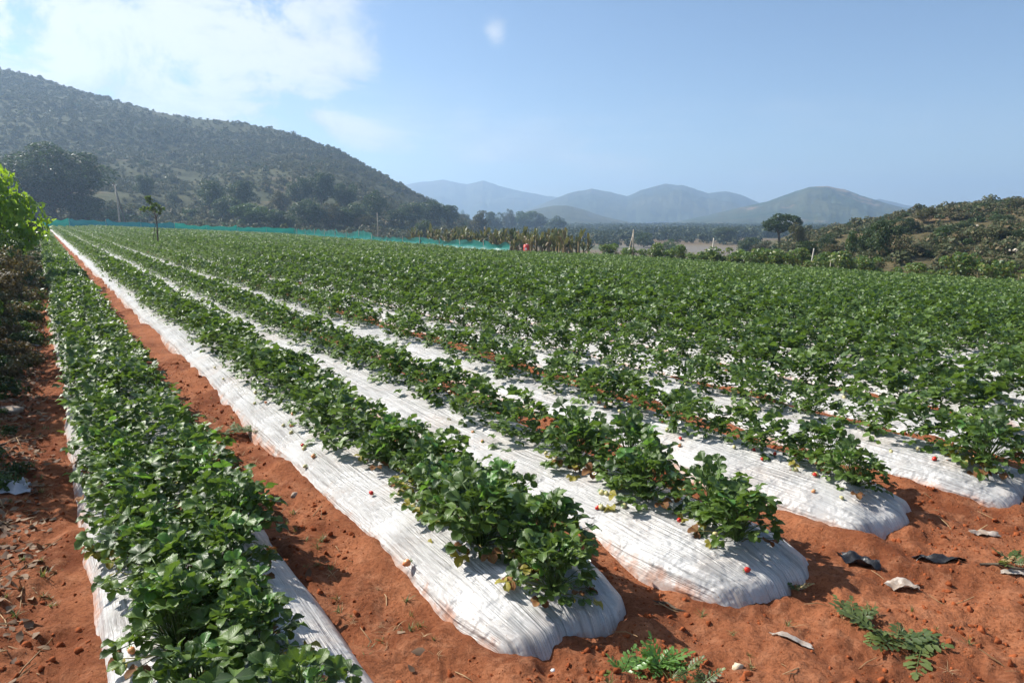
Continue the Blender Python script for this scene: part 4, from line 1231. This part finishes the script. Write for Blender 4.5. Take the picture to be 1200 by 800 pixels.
SW = []
for k in range(4):
    g = Geo(); b_ = R.normal(0, 0.1); g.tube([(-0.5, 0, 0), (0, b_, 0.03), (0.5, 0, 0)], [0.018, 0.022, 0.012], 4, R.random()); SW.append(g.mesh('straw', [M['straw']]))
LT = []
for k in range(5):
    g = Geo(); leaflet(1.0, R.uniform(0.4, 0.6), 4, 3, R.uniform(-0.4, 0.6), R.uniform(-0.4, 0.5), g, np.eye(3), (0, -0.5, 0.05), R.random()); LT.append(g.mesh('dead_leaf', [M['litter']]))
n = 9000
rr = 1.6 + 10 * R.random(n); aa = np.radians(R.uniform(-50, 44, n)); x = rr * np.sin(aa); y = rr * np.cos(aa); D, s_ = Ds(x, y)
D[:6500] = R.uniform(-1.0, -0.04, 6500); s_[:6500] = R.uniform(2.2, 13, 6500); x, y = xy(D, s_)
pl_ = np.where(D < 0, 0.95 * sstep(-D, 0.04, 0.25) * sstep(s_, 1.5, 4.5), 0.28)
keep = (~in_bed(D, s_, 0.0)) & (R.random(n) < pl_)
x, y, D = x[keep], y[keep], D[keep]; n = len(x)
lf = R.random(n) < np.where(D < 0, 0.8, 0.15)
rt = np.stack([R.normal(0, 0.35, n), R.normal(0, 0.35, n), R.random(n) * 6.28], -1)
scatter('dry_litter', np.stack([x, y, ground_z(x, y) + 0.006], -1), rt, np.where(lf, R.uniform(0.025, 0.07, n), R.uniform(0.04, 0.16, n)),
        np.where(lf, 4 + R.integers(0, 5, n), R.integers(0, 4, n)), source_collection('litter_source', SW + LT), 'dead leaves and straw lying on the soil and the left verge')
# verge ground cover running along the leftmost bed
GC = [crown_geo(760 + k, 7, 220, 0.13, cr=(0.35, 0.55), flat=0.5)[0].mesh('ground_cover', [M[mn]]) for k, mn in enumerate(('scrub_dry', 'scrub_dry', 'tree_mid', 'tree_dark'))]
n = 2000
s_ = 5.0 + 60 * R.random(n) ** 1.3; D = -0.12 - 1.7 * R.random(n) ** 0.9; keep = (-D > 0.26 * sstep(14 - s_, 0, 6)) & (R.random(n) < sstep(s_, 5, 11) * 0.85 + 0.2)
s_, D = s_[keep], D[keep]; x, y = xy(D, s_); n = len(x); sz = R.uniform(0.10, 0.28, n) * (0.7 + 0.6 * sstep(s_, 10, 20))
scatter('verge_growth', np.stack([x, y, ground_z(x, y) + 0.3 * sz], -1), zrot(n), sz, R.integers(0, 4, n), source_collection('cover_source', GC), 'tangled low growth along the left verge')


def pinnate(g, L, npair, R_, MM, off, wd=0.36):
    """a divided leaf: toothed leaflets in pairs along a rib"""
    r_ = R_.random()
    for k in range(npair):
        t_ = (k + 1) / (npair + 0.6); ll = L * wd * math.sin(math.pi * min(1, t_ * 0.8 + 0.15)) * R_.uniform(0.85, 1.1)
        for sd in (-1, 1):
            leaflet(ll, ll * 0.42, 5, 3, 0.2, 0.15, g, MM @ rotm(0, 0, -sd * 0.95 + R_.normal(0, 0.08)) @ rotm(R_.normal(0, 0.12), 0, 0), np.asarray(off) + MM @ np.array([0, t_ * L, -0.12 * L * t_ ** 2]), (r_ + R_.uniform(0, 0.12)) % 1, 0.28)
    leaflet(L * 0.26, L * 0.13, 5, 3, 0.2, 0.2, g, MM, np.asarray(off) + MM @ np.array([0, L * 0.92, -0.1 * L]), r_, 0.28)
    g.tube([np.asarray(off), np.asarray(off) + MM @ np.array([0, 0.5 * L, -0.03 * L]), np.asarray(off) + MM @ np.array([0, L, -0.12 * L])], [0.003, 0.0025, 0.0015], 4, 0.6)


def weed(px, py, label, n_, L, seed, mat='weed', elong=None, lift=0.5, stems=3):
    x, y, _ = land(px, py, 1.5, 60); z = float(ground_z(x, y))
    R_ = np.random.default_rng(seed); o = thing('weed', label, 'weed', (x, y, z), 0)
    roots = [np.array([R_.normal(0, 0.04), R_.normal(0, 0.03), 0]) if elong is None else np.array([elong[0] * (k / max(1, stems - 1) - 0.5), elong[1] * (k / max(1, stems - 1) - 0.5), 0]) for k in range(stems)]
    for k in range(n_):
        g = Geo(); rt = roots[k % stems]
        MM = rotm(0, 0, R_.random() * 6.28) @ rotm(lift * R_.uniform(0.2, 1.4), R_.normal(0, 0.2), 0)
        pinnate(g, L * R_.uniform(0.6, 1.15), 5, R_, MM, rt + np.array([0, 0, 0.01]))
        link('leaf', g.mesh('leaf', [M[mat]], True), o)
    return o


weed(1038, 748, 'feathery green weed with divided leaves on bare red soil', 26, 0.15, 5, elong=(0.16, -0.20), stems=4, lift=0.35)
weed(762, 792, 'leafy green weed at the bottom edge beside the second bed end', 22, 0.11, 6, lift=0.8, mat='leaf_young')
weed(272, 508, 'dark creeping weed clump in the first furrow', 24, 0.12, 7, lift=0.35, elong=(0.30, 0.05), stems=4)
weed(210, 455, 'small grassy weed at the left side of the first furrow', 10, 0.08, 8, lift=0.6)
weed(655, 605, 'tiny weed sprouting between second and third bed', 10, 0.06, 9, lift=0.8)
weed(940, 690, 'tiny withered sprig at the third bed end', 7, 0.07, 10, lift=0.5, mat='grass')
weed(812, 797, 'weed tuft cut by the bottom picture edge, right of the leafy one', 10, 0.09, 14, lift=0.8)
weed(1180, 660, 'small sprig beside the dark flap at the right picture edge', 8, 0.08, 15, lift=0.5, mat='grass')


def place_stone(px, py, wpx, mat, label, seed, flat=0.6, name='stone', cat='stone', asp=0.75, rz=0.6):
    x, y, _ = land(px, py, 1.5, 60); z = float(ground_z(x, y)); r_ = wpx * math.hypot(y, H) / F / 2
    o = link(name, stone_mesh(name, seed, M[mat], 1, asp, flat, 0.4), None, (x, y, z + r_ * flat * 0.4), (0, 0.1, rz), r_)
    return tag(o, label, cat)


place_stone(864, 783, 17, 'stone_pale', 'pale yellowish stone lying on bare soil at the bottom right', 31)
place_stone(14, 482, 28, 'mud_rock', 'flat round grey stone on the left verge', 32, 0.3, asp=1.0)
place_stone(345, 582, 12, 'mud_rock', 'small grey stone in the first furrow', 33)
place_stone(648, 786, 6, 'white_paint', 'tiny white pebble before the second bed end', 34)
place_stone(1178, 577, 7, 'stone_pale', 'small pale pebble at the right picture edge', 35)
place_stone(446, 755, 8, 'clod', 'dark red clod beside the second bed', 36)
place_stone(420, 640, 9, 'stone_pale', 'pale pinkish stone at the skirt of the second bed', 37, 0.4)


def scrap(name, px, py, lx, ly, mat, label, cat, seed, rz, lift=0.03, curl=0.0):
    x, y, _ = land(px, py, 1.5, 60); R_ = np.random.default_rng(seed); n_, m_ = 13, 9
    u_ = np.linspace(-1, 1, n_)[:, None] + np.zeros((1, m_)); v_ = np.linspace(-1, 1, m_)[None, :] + np.zeros((n_, 1))
    k_ = 1 + 0.45 * fbm(u_ * 2.2 + seed, v_ * 2.2, 3, seed); X = u_ * lx / 2 * k_; Y = v_ * ly / 2 * k_ * (1 - 0.35 * u_ ** 2)
    c_, s2_ = math.cos(rz), math.sin(rz); wx, wy = x + X * c_ - Y * s2_, y + X * s2_ + Y * c_
    Z = ground_z(wx, wy) + 0.006 + lift * np.abs(fbm(u_ * 1.6 + 3, v_ * 1.6, 3, seed + 1)) + curl * np.clip(u_ * 0.5 + 0.5, 0, 1) ** 2
    V = np.stack([wx - x, wy - y, Z - ground_z(x, y)], -1); th = np.array([0, 0, -0.002])
    f_ = grid_faces(n_, m_); Vt = V.reshape(-1, 3)
    me = mesh_np(name, np.vstack([Vt, Vt + th]), np.vstack([f_, f_[:, ::-1] + len(Vt)]), None, [M[mat]], True)
    return tag(link(name, me, None, (x, y, float(ground_z(x, y)))), label, cat)


scrap('film_scrap', 1057, 688, 0.12, 0.07, 'scrap', 'torn greyish piece of plastic film on soil near the feathery weed', 'plastic scrap', 3, -0.5, 0.05)
scrap('film_scrap', 928, 748, 0.15, 0.035, 'scrap', 'thin streak of torn film half buried in bare soil', 'plastic scrap', 8, -0.55, 0.012)
scrap('film_scrap', 1100, 658, 0.20, 0.04, 'black_film', 'long black flap of plastic lying on soil at the right', 'plastic scrap', 5, -0.35, 0.05)
scrap('film_scrap', 1008, 662, 0.18, 0.08, 'black_film', 'black plastic flap sticking out behind the third bed end', 'plastic scrap', 6, -0.55, 0.07)
scrap('film_scrap', 1152, 626, 0.13, 0.06, 'scrap', 'loose grey end of film beside the fourth bed end', 'plastic scrap', 7, -0.4, 0.05)
scrap('plastic_bag', 8, 574, 0.24, 0.17, 'bag', 'crumpled pale plastic bag on the left verge', 'bag', 11, 0.3, 0.12)
scrap('plastic_bag', 30, 404, 0.30, 0.12, 'bag', 'pale wrapper lying farther up the left verge', 'bag', 12, 0.3, 0.05)
scrap('film_scrap', 1192, 672, 0.14, 0.05, 'scrap', 'brown strip of bark like film at the right picture edge', 'plastic scrap', 13, -0.1, 0.02)
for k, (px, py, rz, ln) in enumerate([(1180, 668, -0.3, 0.22), (785, 715, -0.6, 0.18), (350, 770, 0.5, 0.2), (20, 520, 0.9, 0.4)]):
    x, y, _ = land(px, py, 1.5, 60); z = float(ground_z(x, y)); g = Geo()
    g.tube([(-ln / 2, 0, 0.012), (-0.1 * ln, 0.012, 0.02), (0.15 * ln, -0.006, 0.016), (ln / 2, 0.01, 0.012)], [0.006, 0.007, 0.006, 0.003], 6)
    tag(link('stick', g.mesh('stick', [M['bark']], True), None, (x, y, z), (0, 0, rz)), 'dry stick on the soil ' + ('by the right picture edge', 'between the second and third bed ends', 'in the first furrow near the bottom edge', 'among litter on the left verge')[k], 'stick')
